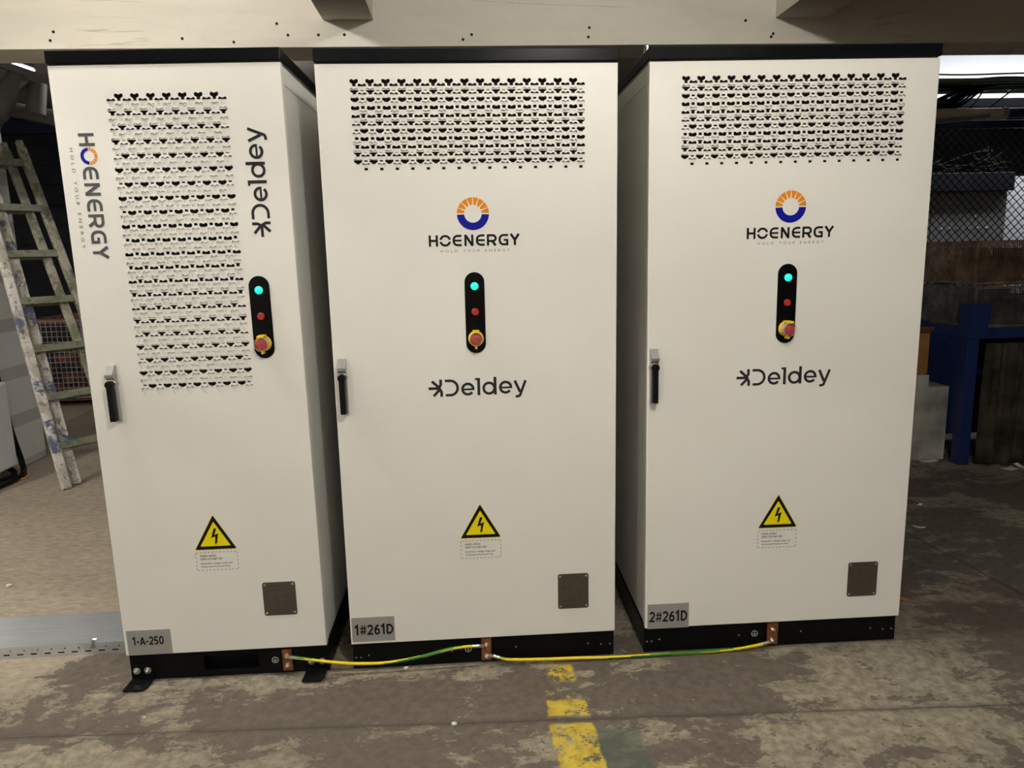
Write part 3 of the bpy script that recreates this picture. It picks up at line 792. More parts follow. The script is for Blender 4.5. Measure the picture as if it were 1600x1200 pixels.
# anchor feet
for u0, u1 in ((0.004, 0.084), (0.650, 0.728)):
    m = MB()
    m.sheet(rrect(u0, u1, 0.004, 0.064, 0.006, 3), [], 0.0135, 0.006)
    m.sheet([(u0-0.002, -0.062), (u0+0.068, -0.062), (u1, -0.040), (u1, 0.0195), (u0, 0.0195)], [rrect(u0+0.024, u0+0.052, -0.026, -0.018, 0.0038, 4)], 0.0045, 0.0055, plane='xy')
    ft = tag(m.build('anchor_foot', M['black'], A, bevel=0.0008), 'black angle bracket bolted to the plinth')
    for k in (0.021, 0.061): bolt(ft, (u0+k, 0.0135, 0.042), 0.0105)
# lettering on the left cabinet runs vertically
k = 0.405/1195
m = MB()
xf = lambda p: (0.0685+p[1]*0.0500/150, 1.9625-(p[0]-170)*k)
decal_strokes(m, letters_h()[:3], xf, 0.0)
m.build('initial_letter', M['ink_grey'], A, fix=False)
m = MB(); decal_strokes(m, letters_h()[3:], xf, 0.0)
tag(m.build('name_lettering', M['ink_grey'], A, fix=False), 'dark grey capital lettering running downwards')
m = MB(); emblem(m, lambda p: (0.0955+p[1], 1.8905-p[0]), -0.0007, 0.0272, 0.0165)
tag(m.build('sun_emblem', [M['orange'], M['blue']], A, fix=False), 'small orange and blue sun ring')
for wd, f0, f1 in TAG:
    m = MB(); text_mesh(m, wd, lambda p, f0=f0: (0.0360+p[1], 1.9170-f0*0.322-p[0]), -0.0006, spacing=1.8, width=0.322*(f1-f0), height=0.0105)
    m.build('tagline_word', M['ink_grey'], A, fix=False)
m = MB(); k2 = 0.355/1355
decal_strokes(m, letters_d(), lambda p: (0.6620-p[1]*0.0600/235, 1.6160+p[0]*k2), 0.0)
tag(m.build('word_mark', M['ink'], A, fix=False), 'dark word with star mark running upwards')

def big_cabinet(name, label, x, y, yaw, lean, W, dec, hu, plate_u, plate_z, sign_u, sign_z, lab, txt, bar_u, eyes, group):
    vr = (0.098, 0.908, 1.805, 2.140)
    c = cabinet(name, label, x, y, yaw, lean, W, 0.1110, 2.1644, 2.2101, D_BIG, vr, group)
    vent(c, vr, 20, 2.1108, 0.01400, (0.1245, 15), (0.1500, 15), 0.05175, 0.0247, 0.0106, 2.0940)
    swing_handle(c, hu, 0.997)
    control_panel(c, 0.5005, 1.2015)
    warning_sign(c, sign_u, sign_z)
    rating_plate(c, plate_u, plate_z)
    number_label(c, lab[0], lab[1], lab[2], lab[3], txt, *lab[4])
    earth_bar(c, bar_u[0], bar_u[1], 0.014, 0.103, (0.079, 0.032))
    earth_symbol(c, 0.437, 0.056)
    m = MB(); emblem(m, lambda p: (0.5022+p[0], 1.6805+p[1]), -0.0007, 0.0548, 0.0296)
    tag(m.build('sun_emblem', [M['orange'], M['blue']], c, fix=False), 'orange and blue sun ring emblem')
    m = MB(); kk = 0.3125/1195
    decal_strokes(m, letters_h()+ring_dark(), lambda p: (0.3485+(p[0]-170)*kk, 1.5725+p[1]*0.0385/150), 0.0)
    tag(m.build('name_lettering', M['ink_black'], c, fix=False), 'black capital lettering below the emblem')
    for wd, f0, f1 in TAG:
        m = MB(); text_mesh(m, wd, lambda p, f0=f0: (0.3880+f0*0.238+p[0], 1.5525+p[1]), -0.0006, spacing=1.8, width=0.238*(f1-f0), height=0.0088)
        m.build('tagline_word', M['ink_light'], c, fix=False)
    m = MB(); k3 = 0.3500/1355
    decal_strokes(m, letters_d(), lambda p: (0.3275+p[0]*k3, 1.0480+p[1]*0.0605/235), 0.0)
    tag(m.build('word_mark', M['ink'], c, fix=False), 'dark word with star mark')
    for u, v in eyes: lifting_eye(c, u, v, 2.2101)
    return c
G2 = 'wide white battery cabinets'
Bc = big_cabinet('battery_cabinet', 'wide white cabinet tagged 1#261D, middle one of the three', 0, 0, 0, 0.00410, 1.0, 0, 0.017, 0.782, 0.2135, 0.4970, 0.6385,
                 (0.0055, 0.1645, 0.1200, 0.2180, (0.0150, 0.1590, 0.1480, 0.1880)), '1#261D', (0.487, 0.5255), ((0.03, 0.31), (0.985, 0.31)), None)
Cc = big_cabinet('battery_cabinet', 'wide white cabinet tagged 2#261D, rightmost of the three', 1.1192, -0.00065, -0.01330, -0.00146, 1.0024, 0, 0.008, 0.787, 0.2025, 0.5020, 0.6245,
                 (0.0080, 0.1685, 0.1085, 0.2095, (0.0150, 0.1620, 0.1370, 0.1790)), '2#261D', (0.482, 0.5245), ((0.035, 0.20), (0.985, 0.31)), None)

# ------------------------------------------------------------------ earth cables
def spline(P, n=10):
    P = [Vector(p) for p in P]; out = []
    for i in range(len(P)-1):
        p0 = P[max(i-1, 0)]; p1 = P[i]; p2 = P[i+1]; p3 = P[min(i+2, len(P)-1)]
        for k in range(n):
            t = k/n
            out.append(0.5*((2*p1)+(-p0+p2)*t+(2*p0-5*p1+4*p2-p3)*t*t+(-p0+3*p1-3*p2+p3)*t**3))
    return out+[P[-1]]
def earth_cable(label, pts):
    t = thing('earth_cable', label, 'cable', pts[len(pts)//2], group=None)
    org = Vector(pts[len(pts)//2])
    path = [p-org for p in spline(pts, 10)]
    n = 12
    def mf(i, k): return 1 if ((k + i*0.16) % n) < 4.2 else 0
    MB().tube(path, 0.0058, n, mifn=mf).build('sheath', [M['cable_y'], M['cable_g']], t, smooth=True)
    for e, nx in ((0, 1), (-1, -2)):
        p = path[e]; d = (path[e]-path[nx]).normalized()
        m = MB()
        m.tube([p-d*0.020, p+d*0.004], 0.0068, 10)
        m.bar(p+d*0.002, p+d*0.022, 0.012, 0.003, up=(0,1,0))
        m.build('cable_lug', M['zinc'], t, smooth=False)
earth_cable('yellow-green earth cable linking the left cabinet to the middle cabinet',
            [(-0.222,-0.006,0.079),(-0.163,-0.012,0.072),(-0.117,-0.014,0.063),(-0.023,-0.016,0.048),(0.048,-0.016,0.042),(0.119,-0.016,0.040),(0.191,-0.016,0.046),(0.264,-0.014,0.057),(0.361,-0.012,0.078),(0.422,-0.010,0.084),(0.475,-0.006,0.082)])
earth_cable('yellow-green earth cable linking the middle cabinet to the right cabinet',
            [(0.536,-0.006,0.035),(0.566,-0.012,0.029),(0.602,-0.014,0.022),(0.725,-0.016,0.017),(0.848,-0.016,0.014),(0.972,-0.018,0.010),(1.096,-0.018,0.009),(1.222,-0.018,0.009),(1.373,-0.016,0.009),(1.474,-0.014,0.012),(1.551,-0.012,0.019),(1.600,-0.008,0.027)])

# ------------------------------------------------------------------ cable tray on the left
ty0, ty1, th = 0.240, 0.495, 0.050
xa, xb = -2.9, -0.842
tr = thing('cable_tray', 'galvanised lidded cable tray lying on the floor beside the left cabinet', 'cable tray', (xb, (ty0+ty1)/2, 0))
tl = tr.location
def T(x, y, z): return (x-tl.x, y-tl.y, z)
m = MB()
hs = []
x = xb-0.085
while x > xa+0.1:
    hs.append(rrect(x-0.013, x+0.013, 0.0125, 0.0185, 0.0029, 3))
    hs.append(circ(x+0.013+0.004, 0.0325, 0.0032, 8))
    x -= 0.0525
m.sheet([(xa-tl.x,0.001),(xb-tl.x,0.001),(xb-tl.x,th),(xa-tl.x,th)], [[(p[0]-tl.x, p[1]) for p in h] for h in hs], ty0-tl.y, 0.0015)
m.box(xa-tl.x, xb-tl.x, ty1-tl.y-0.0015, ty1-tl.y, 0.001, th)
m.box(xa-tl.x, xb-tl.x, ty0-tl.y, ty1-tl.y, 0.0, 0.0015)
tag(m.build('tray_body', M['galv'], tr), 'slotted side rails of the tray')
MB().box(xa-tl.x, xb-tl.x, ty0-tl.y+0.004, ty0-tl.y+0.006, 0.002, th-0.004).build('slot_backing', M['ink_black'], tr)  # black sheet set right behind the slots so they look dark
m = MB()
poly = [(xa-tl.x, ty0-tl.y-0.004), (xb-tl.x-0.050, ty0-tl.y-0.004), (xb-tl.x-0.012, ty0-tl.y+0.105), (xb-tl.x-0.006, ty1-tl.y+0.004), (xa-tl.x, ty1-tl.y+0.004)]
m.sheet(poly, [], th+0.0005, 0.0015, plane='xy')
m.box(xa-tl.x, xb-tl.x-0.050, ty0-tl.y-0.004, ty0-tl.y-0.0025, th-0.012, th+0.0005)
tag(m.build('tray_lid', M['galv'], tr), 'flat sheet lid')
for cx, yy, s in ((-1.062, ty0, -1), (-1.016, ty1, 1)):
    m = MB(); y_ = yy-tl.y
    pts = [(0, s*0.005, -0.022), (0, s*0.009, -0.004), (0, s*0.006, 0.004), (0, -s*0.012, 0.0045), (0, -s*0.018, 0.009)]
    for a, b in zip(pts[:-1], pts[1:]):
        m.bar((cx-tl.x, y_+a[1], th+a[2]), (cx-tl.x, y_+b[1], th+b[2]), 0.016, 0.002, up=(0, 0.3, 1))
    m.build('lid_clip', M['zinc'], tr)
m = MB().lathe((xb-0.012-tl.x, ty0-tl.y, 0.028), (0,-1,0), [(0.010,0),(0.010,0.006),(0.0085,0.0075),(0,0.0075)], 6)
m.lathe((xb-0.012-tl.x, ty0-tl.y-0.0075, 0.028), (0,-1,0), [(0.005,0),(0.005,0.012),(0,0.012)], 10)
m.build('bolt', M['zinc'], tr)

# ------------------------------------------------------------------ step ladder leaning on the column
lad = thing('stepladder', 'old paint-spattered wooden stepladder leaning folded against the column', 'ladder', (-2.309, 2.53, 0))
lo_ = Vector(lad.location)
dv = Vector((math.cos(0.88595), math.sin(0.88595), 0)); nv = Vector((-dv.y, dv.x, 0))
lean = Vector((-0.27298, 0.24893, 1.0)); SH = -0.0907
N0 = Vector((-2.3098, 2.5388, 0)); W0 = 0.4454
def rail(a, s0, s1, shift, mat_, wx, wy, name='rail'):
    """a: offset across at the foot, shift: offset along nv"""
    def pt(s): return N0 + lean*s + dv*(a + (SH*s if a > 0.2 else 0)) + nv*shift - lo_
    mb = MB()
    mb.bar(pt(s0), pt(s1-0.05), wx, wy, up=nv)
    q = pt(s1-0.05); e = pt(s1)
    mb.bar(q, e, wx*0.72, wy, up=nv)
    return mb.build(name, mat_, lad, bevel=0.006), pt
rail(-0.045, 0.0, 2.46, -0.018, M['lad_near'], 0.058, 0.044)
rail(W0+0.045, 0.0, 2.44, -0.018, M['lad_far'], 0.058, 0.044)
rail(0.045, 0.005, 2.40, 0.030, M['lad_near'], 0.054, 0.042)
rail(W0-0.045, 0.005, 2.42, 0.030, M['lad_far'], 0.054, 0.042)
for kk in range(7):
    s = 1.9434+0.331-0.331*kk
    for sh, ia, ib, h_, t_ in ((-0.026, -0.045, 0.045, 0.052, 0.022), (0.034, 0.045, -0.045, 0.046, 0.022)):
        a = N0+lean*(s-(0.02 if sh > 0 else 0))+dv*ia+nv*sh-lo_
        b = N0+lean*(s-(0.02 if sh > 0 else 0))+dv*(W0+SH*s+ib)+nv*sh-lo_
        MB().bar(a, b, t_, h_, up=lean.normalized()).build('rung', M['lad_rung'], lad, bevel=0.003)

# ------------------------------------------------------------------ enclosure and cables by the column
en = thing('electrical_enclosure', 'white wall box on the column at the far left edge, black cables below', 'electrical box', (-2.95, 2.80, 0.09))
MB().box(0.0, 0.10, -0.62, 0.06, 0.0, 0.62).build('enclosure_body', M['boxwhite'], en, bevel=0.004)
MB().box(0.10, 0.108, -0.61, 0.05, 0.01, 0.61).build('enclosure_cover', M['boxwhite'], en, bevel=0.002)
MB().box(0.002, 0.05, 0.062, 0.10, -0.02, 0.70).build('cable_duct', M['darkwire'], en)
for i, (pts, r, nm, lb, m_) in enumerate((
    ([(-2.90,2.86,0.75),(-2.885,2.90,0.35),(-2.86,2.93,0.10),(-2.82,2.86,0.022),(-2.80,2.70,0.020),(-2.83,2.50,0.020),(-2.95,2.30,0.020)], 0.020, 'power_cable', 'thick black power cable looping from the column to the floor, outermost', 'plastic_black'),
    ([(-2.92,2.80,0.10),(-2.87,2.84,0.045),(-2.85,2.74,0.020),(-2.89,2.52,0.020),(-3.0,2.35,0.020)], 0.019, 'power_cable', 'thick black power cable under the white wall box, inner loop', 'plastic_black'),
    ([(-2.90,2.88,0.10),(-2.84,2.92,0.03),(-2.79,2.88,0.008),(-2.775,2.80,0.008),(-2.80,2.73,0.008)], 0.004, 'earth_wire', 'thin yellow wire looping on the floor beside the black cables', 'yellow_pl'))):
    c = Vector(pts[-1]); o = MB().tube([p-c for p in spline(pts, 8)], r, 8).build(nm, M[m_], smooth=True); o.location = c
    tag(o, lb, 'cable')

# ------------------------------------------------------------------ rusty mesh crate at the back left
def grid_panel(mb, o, ux, uy, lx, ly, px, py, r, rim=0, mi=0):
    """wire grid in the plane o + ux*a + uy*b"""
    o = Vector(o); ux = Vector(ux); uy = Vector(uy); nn = ux.cross(uy)
    n = max(1, int(lx/px)); k = max(1, int(ly/py))
    for i in range(n+1): mb.bar(o+ux*(lx*i/n), o+ux*(lx*i/n)+uy*ly, r, r, up=nn)
    for j in range(k+1): mb.bar(o+uy*(ly*j/k)+nn*r*0.5, o+uy*(ly*j/k)+ux*lx+nn*r*0.5, r, r, up=nn)
cr = thing('mesh_crate', 'rusty red steel crate with wire mesh sides on the floor behind the ladder', 'crate', (-3.55, 5.95, 0))
W_, D_, H_ = 1.25, 0.9, 0.95
m = MB()
for sx in (-W_/2, W_/2-0.04):
    for sy in (-D_/2, D_/2-0.04): m.box(sx, sx+0.04, sy, sy+0.04, 0, H_)
for z in (0.08, H_-0.05):
    m.box(-W_/2, W_/2, -D_/2, -D_/2+0.04, z, z+0.05); m.box(-W_/2, W_/2, D_/2-0.04, D_/2, z, z+0.05)
    m.box(-W_/2, -W_/2+0.04, -D_/2, D_/2, z, z+0.05); m.box(W_/2-0.04, W_/2, -D_/2, D_/2, z, z+0.05)
m.box(-W_/2, W_/2, -D_/2, D_/2, 0.07, 0.09)
m.build('crate_frame', M['rust'], cr)
m = MB()
grid_panel(m, (-W_/2,-D_/2-0.004,0.1), (1,0,0), (0,0,1), W_, H_-0.12, 0.052, 0.052, 0.006)
grid_panel(m, (W_/2+0.004,-D_/2,0.1), (0,1,0), (0,0,1), D_, H_-0.12, 0.052, 0.052, 0.006)
grid_panel(m, (-W_/2,D_/2+0.004,0.1), (1,0,0), (0,0,1), W_, H_-0.12, 0.052, 0.052, 0.006)
tag(m.build('mesh_sides', M['wire'], cr), 'pale wire mesh sides')
m = MB(); rnd = random.Random(5)
lump = thing('scrap_parts', 'rusty brown scrap parts heaped inside the mesh crate', 'scrap', (-3.55, 5.95, 0.09))
tag(lump, kind='stuff')
for i in range(38):
    x, y, z = rnd.uniform(-0.5,0.5), rnd.uniform(-0.33,0.33), rnd.uniform(0.08,0.62)
    a = Vector((rnd.uniform(-1,1), rnd.uniform(-1,1), rnd.uniform(-0.4,0.4))).normalized()*rnd.uniform(0.06,0.16)
    c = Vector((x,y,z)); m.bar(c-a, c+a, rnd.uniform(0.05,0.14), rnd.uniform(0.05,0.14))
m.box(-0.55,0.55,-0.38,0.38,0.0,0.1)
m.build('scrap_pieces', M['rust'], lump)

# ------------------------------------------------------------------ ducts high up at the back left
du = thing('ventilation_duct', 'grey bent ventilation pipes high up at the back left', 'duct', (-2.85, 3.7, 2.6))
dl = Vector(du.location)
def dt(name, pts, r, mt='duct', n=16):
    return MB().tube([Vector(p)-dl for p in pts], r, n).build(name, M[mt], du, smooth=True)
dt('pipe', [(-3.30,3.60,2.42),(-3.05,3.60,2.70),(-2.93,3.60,2.88),(-2.86,3.62,2.975)], 0.075)
dt('pipe', [(-2.80,3.72,2.93),(-2.815,3.72,2.85),(-2.84,3.72,2.70)], 0.070)
dt('pipe', [(-3.1,3.85,2.76),(-2.80,3.85,2.70),(-2.55,3.85,2.62),(-2.0,3.85,2.46)], 0.060)
dt('pipe_collar', [(-3.075,3.60,2.672),(-3.03,3.60,2.722)], 0.083)
m = MB(); 
for a, b in (((-3.1,3.55,3.08),(-2.6,3.60,2.90)),):
    m.bar(Vector(a)-dl, Vector(b)-dl, 0.16, 0.05)
m.build('hood_plate', M['duct'], du)
for i, (a, b, mt, lb) in enumerate((((-2.80,4.4,2.98),(-1.6,4.4,2.94),'silver','pale conduit behind the bent grey pipes, upper one'), ((-2.72,4.4,2.89),(-1.6,4.4,2.85),'pipe','pinkish conduit behind the bent grey pipes, lower one'))):
    c = Vector(a); o = MB().tube([c-c, Vector(b)-c], 0.022, 10).build('conduit', M[mt], smooth=True); o.location = c; tag(o, lb, 'pipe')
    MB().tube([(0.3,0,0.015),(0.3,0,ZC-a[2])], 0.006, 6).build('hanger', M['darkwire'], o); MB().tube([(0.9,0,0.0),(0.9,0,ZC-a[2])], 0.006, 6).build('hanger', M['darkwire'], o)
lt = thing('fluorescent_lamp', 'lit fluorescent tube above the grey pipes at the far left', 'lamp', (-3.0, 3.9, 3.1))
MB().tube([(-0.3,-0.1,0.10),(0.05,0.1,-0.02)], 0.013, 8).build('lamp_tube', M['tube_far'], lt)
MB().bar((-0.3,-0.1,0.135),(0.05,0.1,0.015), 0.05, 0.03).build('housing', M['duct'], lt)

# ------------------------------------------------------------------ back right: stand with wire baskets
st = thing('steel_stand', 'blue steel stand with corner posts, at the right edge', 'stand', (3.87, 2.16, 0))
def ss(nm, mb, mt='bluesteel', b=0.002): return mb.build(nm, M[mt], st, bevel=b)
L_, DD = 1.30, 0.70
m = MB().box(0.0, L_, 0.0, 0.03, 0.885, 0.955); m.box(0.0, L_, DD-0.03, DD, 0.885, 0.955); m.box(0.0, 0.03, 0.03, DD-0.03, 0.885, 0.955); m.box(L_-0.03, L_, 0.03, DD-0.03, 0.885, 0.955)
m.box(0.03, L_-0.03, 0.03, DD-0.03, 0.925, 0.935)
ss('top_frame', m)
for sx in (0, L_-0.08):
    for sy in (0, DD-0.08): ss('leg', MB().box(sx, sx+0.08, sy, sy+0.08, 0.0, 0.885))
ss('side_panel', MB().box(0.012, 0.03, 0.08, DD-0.08, 0.20, 0.885))
ss('shade_backing', MB().box(0.08, L_-0.08, DD-0.05, DD-0.03, 0.05, 0.885), 'navy')  # dark panel added so the shaded inside of the stand stays black
for sx, s in ((0.0, 1), (L_, -1)):
    for sy, t in ((0.0, 1), (DD, -1)):
        m = MB()
        m.add([(sx, sy-t*0.004, 0.89), (sx+s*0.115, sy-t*0.004, 0.89), (sx+s*0.150, sy-t*0.004, 1.125), (sx, sy-t*0.004, 1.125),
               (sx, sy, 0.89), (sx+s*0.115, sy, 0.89), (sx+s*0.150, sy, 1.125), (sx, sy, 1.125)], [(0,1,2,3),(7,6,5,4),(0,4,5,1),(1,5,6,2),(2,6,7,3),(3,7,4,0)])
        m.add([(sx-s*0.004, sy, 0.89), (sx-s*0.004, sy+t*0.10, 0.89), (sx-s*0.004, sy+t*0.12, 1.125), (sx-s*0.004, sy, 1.125),
               (sx, sy, 0.89), (sx, sy+t*0.10, 0.89), (sx, sy+t*0.12, 1.125), (sx, sy, 1.125)], [(0,1,2,3),(7,6,5,4),(0,4,5,1),(1,5,6,2),(2,6,7,3),(3,7,4,0)])
        ss('corner_post', m, b=0)
def basket(label, x, y, z, wx, wy, h, mt):
    b = thing('wire_basket', label, 'basket', (x, y, z), group=None)
    m = MB(); p = 0.0155; r = 0.0045
    grid_panel(m, (0,0,0), (1,0,0), (0,0,1), wx, h, p, p, r)
    grid_panel(m, (0,wy,0), (1,0,0), (0,0,1), wx, h, p*1.5, p*1.5, r)
    grid_panel(m, (0,0,0), (0,1,0), (0,0,1), wy, h, p, p, r)
    grid_panel(m, (wx,0,0), (0,1,0), (0,0,1), wy, h, p*1.5, p*1.5, r)
    grid_panel(m, (0,0,0.002), (1,0,0), (0,1,0), wx, wy, p*2, p*2, r)
    m.build('wire_mesh', M[mt], b, fix=False)
    f = MB()
    for zz in (0.0, h-0.012):
        f.box(-0.006,wx+0.006,-0.006,0.004,zz,zz+0.014); f.box(-0.006,wx+0.006,wy-0.004,wy+0.006,zz,zz+0.014)
        f.box(-0.006,0.004,0.004,wy-0.004,zz,zz+0.014); f.box(wx-0.004,wx+0.006,0.004,wy-0.004,zz,zz+0.014)
    for sx in (-0.006, wx-0.006):
        for sy in (-0.006, wy-0.006): f.box(sx, sx+0.012, sy, sy+0.012, 0.014, h-0.012)
    f.build('rim', M[mt], b)
    return b
basket('grey wire basket standing on the blue steel stand, lower of two', 3.93, 2.21, 0.957, 1.15, 0.58, 0.275, 'darkwire')
basket('rusty brown wire basket stacked on the grey wire basket', 3.92, 2.22, 1.248, 1.15, 0.58, 0.29, 'rustwire')
for i, (x, y, z, a) in enumerate(((3.95,2.24,0.975,0.58),(3.95,2.26,1.27,0.52))):
    cc = thing('packed_parts', ('dark parts packed inside the grey wire basket','brown parts packed inside the rusty wire basket')[i], 'parts', (x, y, z))
    cc['kind'] = 'stuff'
    m = MB(); rnd = random.Random(20+i)
    for q in range(60):
        px_, py_ = rnd.uniform(0.06,1.04), rnd.uniform(0.06,0.44)
        m.box(px_-0.05, px_+0.05, py_-0.045, py_+0.045, 0.0, rnd.uniform(0.12,0.235))
    m.build('part_heap', M['curtain'] if i else M['void'], cc)
# brown cloth hanging below the stand front
m = MB(); n = 90; rows = 10
vs = []
for j in range(rows+1):
    for i in range(n+1):
        u = i/n; v_ = j/rows
        vs.append((0.035+u*1.2, 0.024*math.sin(u*60+0.8*math.sin(v_*3))*(0.35+0.65*v_) + 0.010*math.sin(u*137), 0.86-v_*0.845+0.012*math.sin(u*23)*v_))
m.add(vs, [(j*(n+1)+i, j*(n+1)+i+1, (j+1)*(n+1)+i+1, (j+1)*(n+1)+i) for j in range(rows) for i in range(n)])
cu = m.build('hanging_cloth', M['curtain'], smooth=True, fix=False); cu.location = (3.93, 2.115, 0)
sol = cu.modifiers.new('solid', 'SOLIDIFY'); sol.thickness = 0.003
tag(cu, 'dark brown cloth hanging in folds from the front of the blue stand', 'cloth')
# stepped white block and carton on it
m = MB()
prof = [(3.20,0.0),(3.868,0.0),(3.868,0.535),(3.715,0.535),(3.715,0.62),(3.20,0.62)]
m.sheet([(a-3.5,b) for a,b in prof], [], 0.0, 0.30)
o = m.build('stepped_block', M['dirtywhite'], bevel=0.004); o.location = (3.5, 2.31, 0)
tag(o, 'dirty white stepped block on the floor left of the blue stand', 'block')
ca = thing('carton', 'brown cardboard carton on top of the dirty white stepped block', 'box', (3.58, 2.36, 0.622))
MB().box(-0.25,0.15,0,0.28,0,0.288).build('carton_body', M['carton'], ca, bevel=0.003)
MB().add([(-0.25,-0.002,0.288),(0.15,-0.002,0.288),(0.135,-0.07,0.335),(-0.25,-0.07,0.335)], [(0,1,2,3)]).build('carton_flap', M['carton'], ca, fix=False).modifiers.new('s','SOLIDIFY').thickness = 0.004

# ------------------------------------------------------------------ chain link fence with things behind it
fe = thing('chain_link_fence', 'dark chain-link fence panel behind the wire baskets', 'fence', (4.1, 3.4, 0))
m = MB(); FW, z0, z1, p = 2.2, 0.9, 2.44, 0.068
def clip_line(x0, z0_, dx):
    t0, t1 = 0.0, (z1-z0)
    # line x = x0 + dx*t, z = z0 + t
    if dx > 0:
        a, b = -x0, FW-x0
    else:
        a, b = x0-FW, x0
    lo_t, hi_t = max(t0, a), min(t1, b)
    return (lo_t, hi_t) if hi_t-lo_t > 0.01 else None
x = -(z1-z0)
while x < FW+(z1-z0):
    for dx, off in ((1, 0), (-1, 0.004)):
        c = clip_line(x, z0, dx)
        if c: m.bar((x+dx*c[0], off, z0+c[0]), (x+dx*c[1], off, z0+c[1]), 0.0050, 0.0050, up=(0,1,0))
    x += p
m.build('fence_mesh', M['blackwire'], fe, fix=False)
MB().box(-0.3, FW, -0.03, 0.03, 2.435, 2.495).build('top_rail', M['navy'], fe, bevel=0.004)
for px_ in (0.16, 2.12): MB().box(px_, px_+0.05, 0.012, 0.06, 0, 2.435).build('fence_post', M['navy'], fe, bevel=0.003)
lk = thing('metal_locker', 'grey metal locker with rows of bright rivets behind the chain-link fence', 'locker', (4.55, 4.2, 0))
MB().box(0.0, 1.04, 0, 0.5, 0, 1.99).build('locker_body', M['greycab'], lk, bevel=0.004)
m = MB().box(0.005, 0.30, -0.012, 0.0, 0.9, 1.97); m.build('locker_door', M['greycab'], lk, bevel=0.002)
MB().box(0.31, 1.035, -0.012, 0.0, 0.9, 1.97).build('locker_door', M['greycab'], lk, bevel=0.002)
for x_, z_ in ((0.56,1.76),(0.74,1.76),(0.42,1.655),(0.50,1.655),(0.59,1.655),(0.68,1.655),(0.77,1.655),(0.86,1.655),(0.58,1.43),(0.76,1.43)):
    MB().lathe((x_, -0.012, z_), (0,-1,0), [(0.011,0),(0.008,0.006),(0,0.007)], 10).build('rivet', M['paper'], lk)
bb = thing('switch_box', 'long dark metal box with a pale S mark on top of the grey locker', 'box', (4.50, 4.15, 1.992))
MB().box(0.0, 1.12, 0.0, 0.45, 0.0, 0.165).build('box_body', M['shutter'], bb, bevel=0.004)
m = MB(); text_mesh(m, 'S', lambda q: (0.62+q[0], 0.065+q[1]), -0.001, height=0.05, width=0.03); m.build('box_lettering', M['silver'], bb, fix=False)
wc = tag(MB().box(5.62, 6.4, 4.42, 4.7, 0, 2.14).build('cupboard', M['boxwhite']), 'white cupboard behind the chain-link fence at the right edge', 'cupboard')
m = MB(); rnd = random.Random(11)
for i in range(22):
    a = Vector((rnd.uniform(0.0,1.1), rnd.uniform(0.05,0.4), 0.02)); pts = [a]
    for k in range(5): pts.append(pts[-1]+Vector((rnd.uniform(-0.12,0.22), rnd.uniform(-0.05,0.05), rnd.uniform(-0.03,0.075))))
    pts = [Vector((min(max(q.x,0.0),1.12), min(max(q.y,0.03),0.42), max(q.z,0.02))) for q in pts]
    m.tube(spline(pts, 5), 0.010, 6)
o = m.build('cable_heap', M['blackwire'], smooth=True); o.location = (4.50, 4.15, 2.159)
tag(o, 'heap of tangled black cables on top of the dark box behind the fence', 'cables', kind='stuff')

# pipe, cable tray and cables above the fence
pp = thing('pipe_run', 'thick brown pipe running level above the chain-link fence', 'pipe', (4.0, 3.2, 2.518))
MB().tube([(-0.4,0,0),(0.74,0,0)], 0.041, 18).build('pipe', M['pipe'], pp, smooth=True)
tag(MB().tube([(0.745,0,0),(2.2,0,0)], 0.037, 18).build('pipe', M['navy'], pp, smooth=True), 'dark blue length of pipe')
MB().tube([(0.725,0,0),(0.76,0,0)], 0.047, 18).build('pipe_coupling', M['silver'], pp, smooth=True)
ct = thing('ladder_tray', 'green overhead cable tray loaded with black cables at upper right', 'cable tray', (3.9, 3.35, 2.755))
MB().box(-0.2, 2.6, 0, 0.012, 0.0, 0.058).build('tray_side', M['greentray'], ct)
MB().box(-0.2, 2.6, 0.30, 0.312, 0.0, 0.058).build('tray_side', M['greentray'], ct)
m = MB()
for k in range(12): m.box(-0.15+k*0.22, -0.12+k*0.22, 0.012, 0.30, 0.004, 0.02)
m.build('tray_rungs', M['greentray'], ct)
rnd = random.Random(4)
for i in range(13):
    y0 = 3.30 if i < 5 else 3.38+0.018*(i-5)
    z0_ = (2.765, 2.748, 2.735, 2.722, 2.838)[i] if i < 5 else 2.79+0.012*(i % 3)
    pts = [(3.6+k*0.42, y0+rnd.uniform(-0.012,0.012), z0_+rnd.uniform(-0.010,0.010)) for k in range(7)]
    c = Vector(pts[0]); r_ = rnd.uniform(0.006, 0.010)
    o = MB().tube([q-c for q in spline(pts, 6)], r_, 6).build('cable', M['plastic_black'] if i % 4 else M['darkwire'], smooth=True); o.location = c
    tag(o, 'black cable lying along the green overhead cable tray', 'cable', 'cables along the overhead tray')
for i in range(9):
    a = Vector((4.44+0.022*i, 3.27, 2.72)); b = Vector((4.10+0.040*i, 3.20+0.01*i, 2.585))
    pts = [a+Vector((0.10,0.02,0.02)), a, (a+b)/2+Vector((rnd.uniform(-0.02,0.02),0,rnd.uniform(-0.012,0.0))), b, b+Vector((-0.18,0,-0.03))]
    c = pts[0].copy()
    o = MB().tube([q-c for q in spline(pts, 6)], 0.010, 6).build('cable', M['plastic_black'], smooth=True); o.location = c
    tag(o, 'black cable dropping slantwise from the green overhead cable tray', 'cable', 'cables slanting down from the overhead tray')
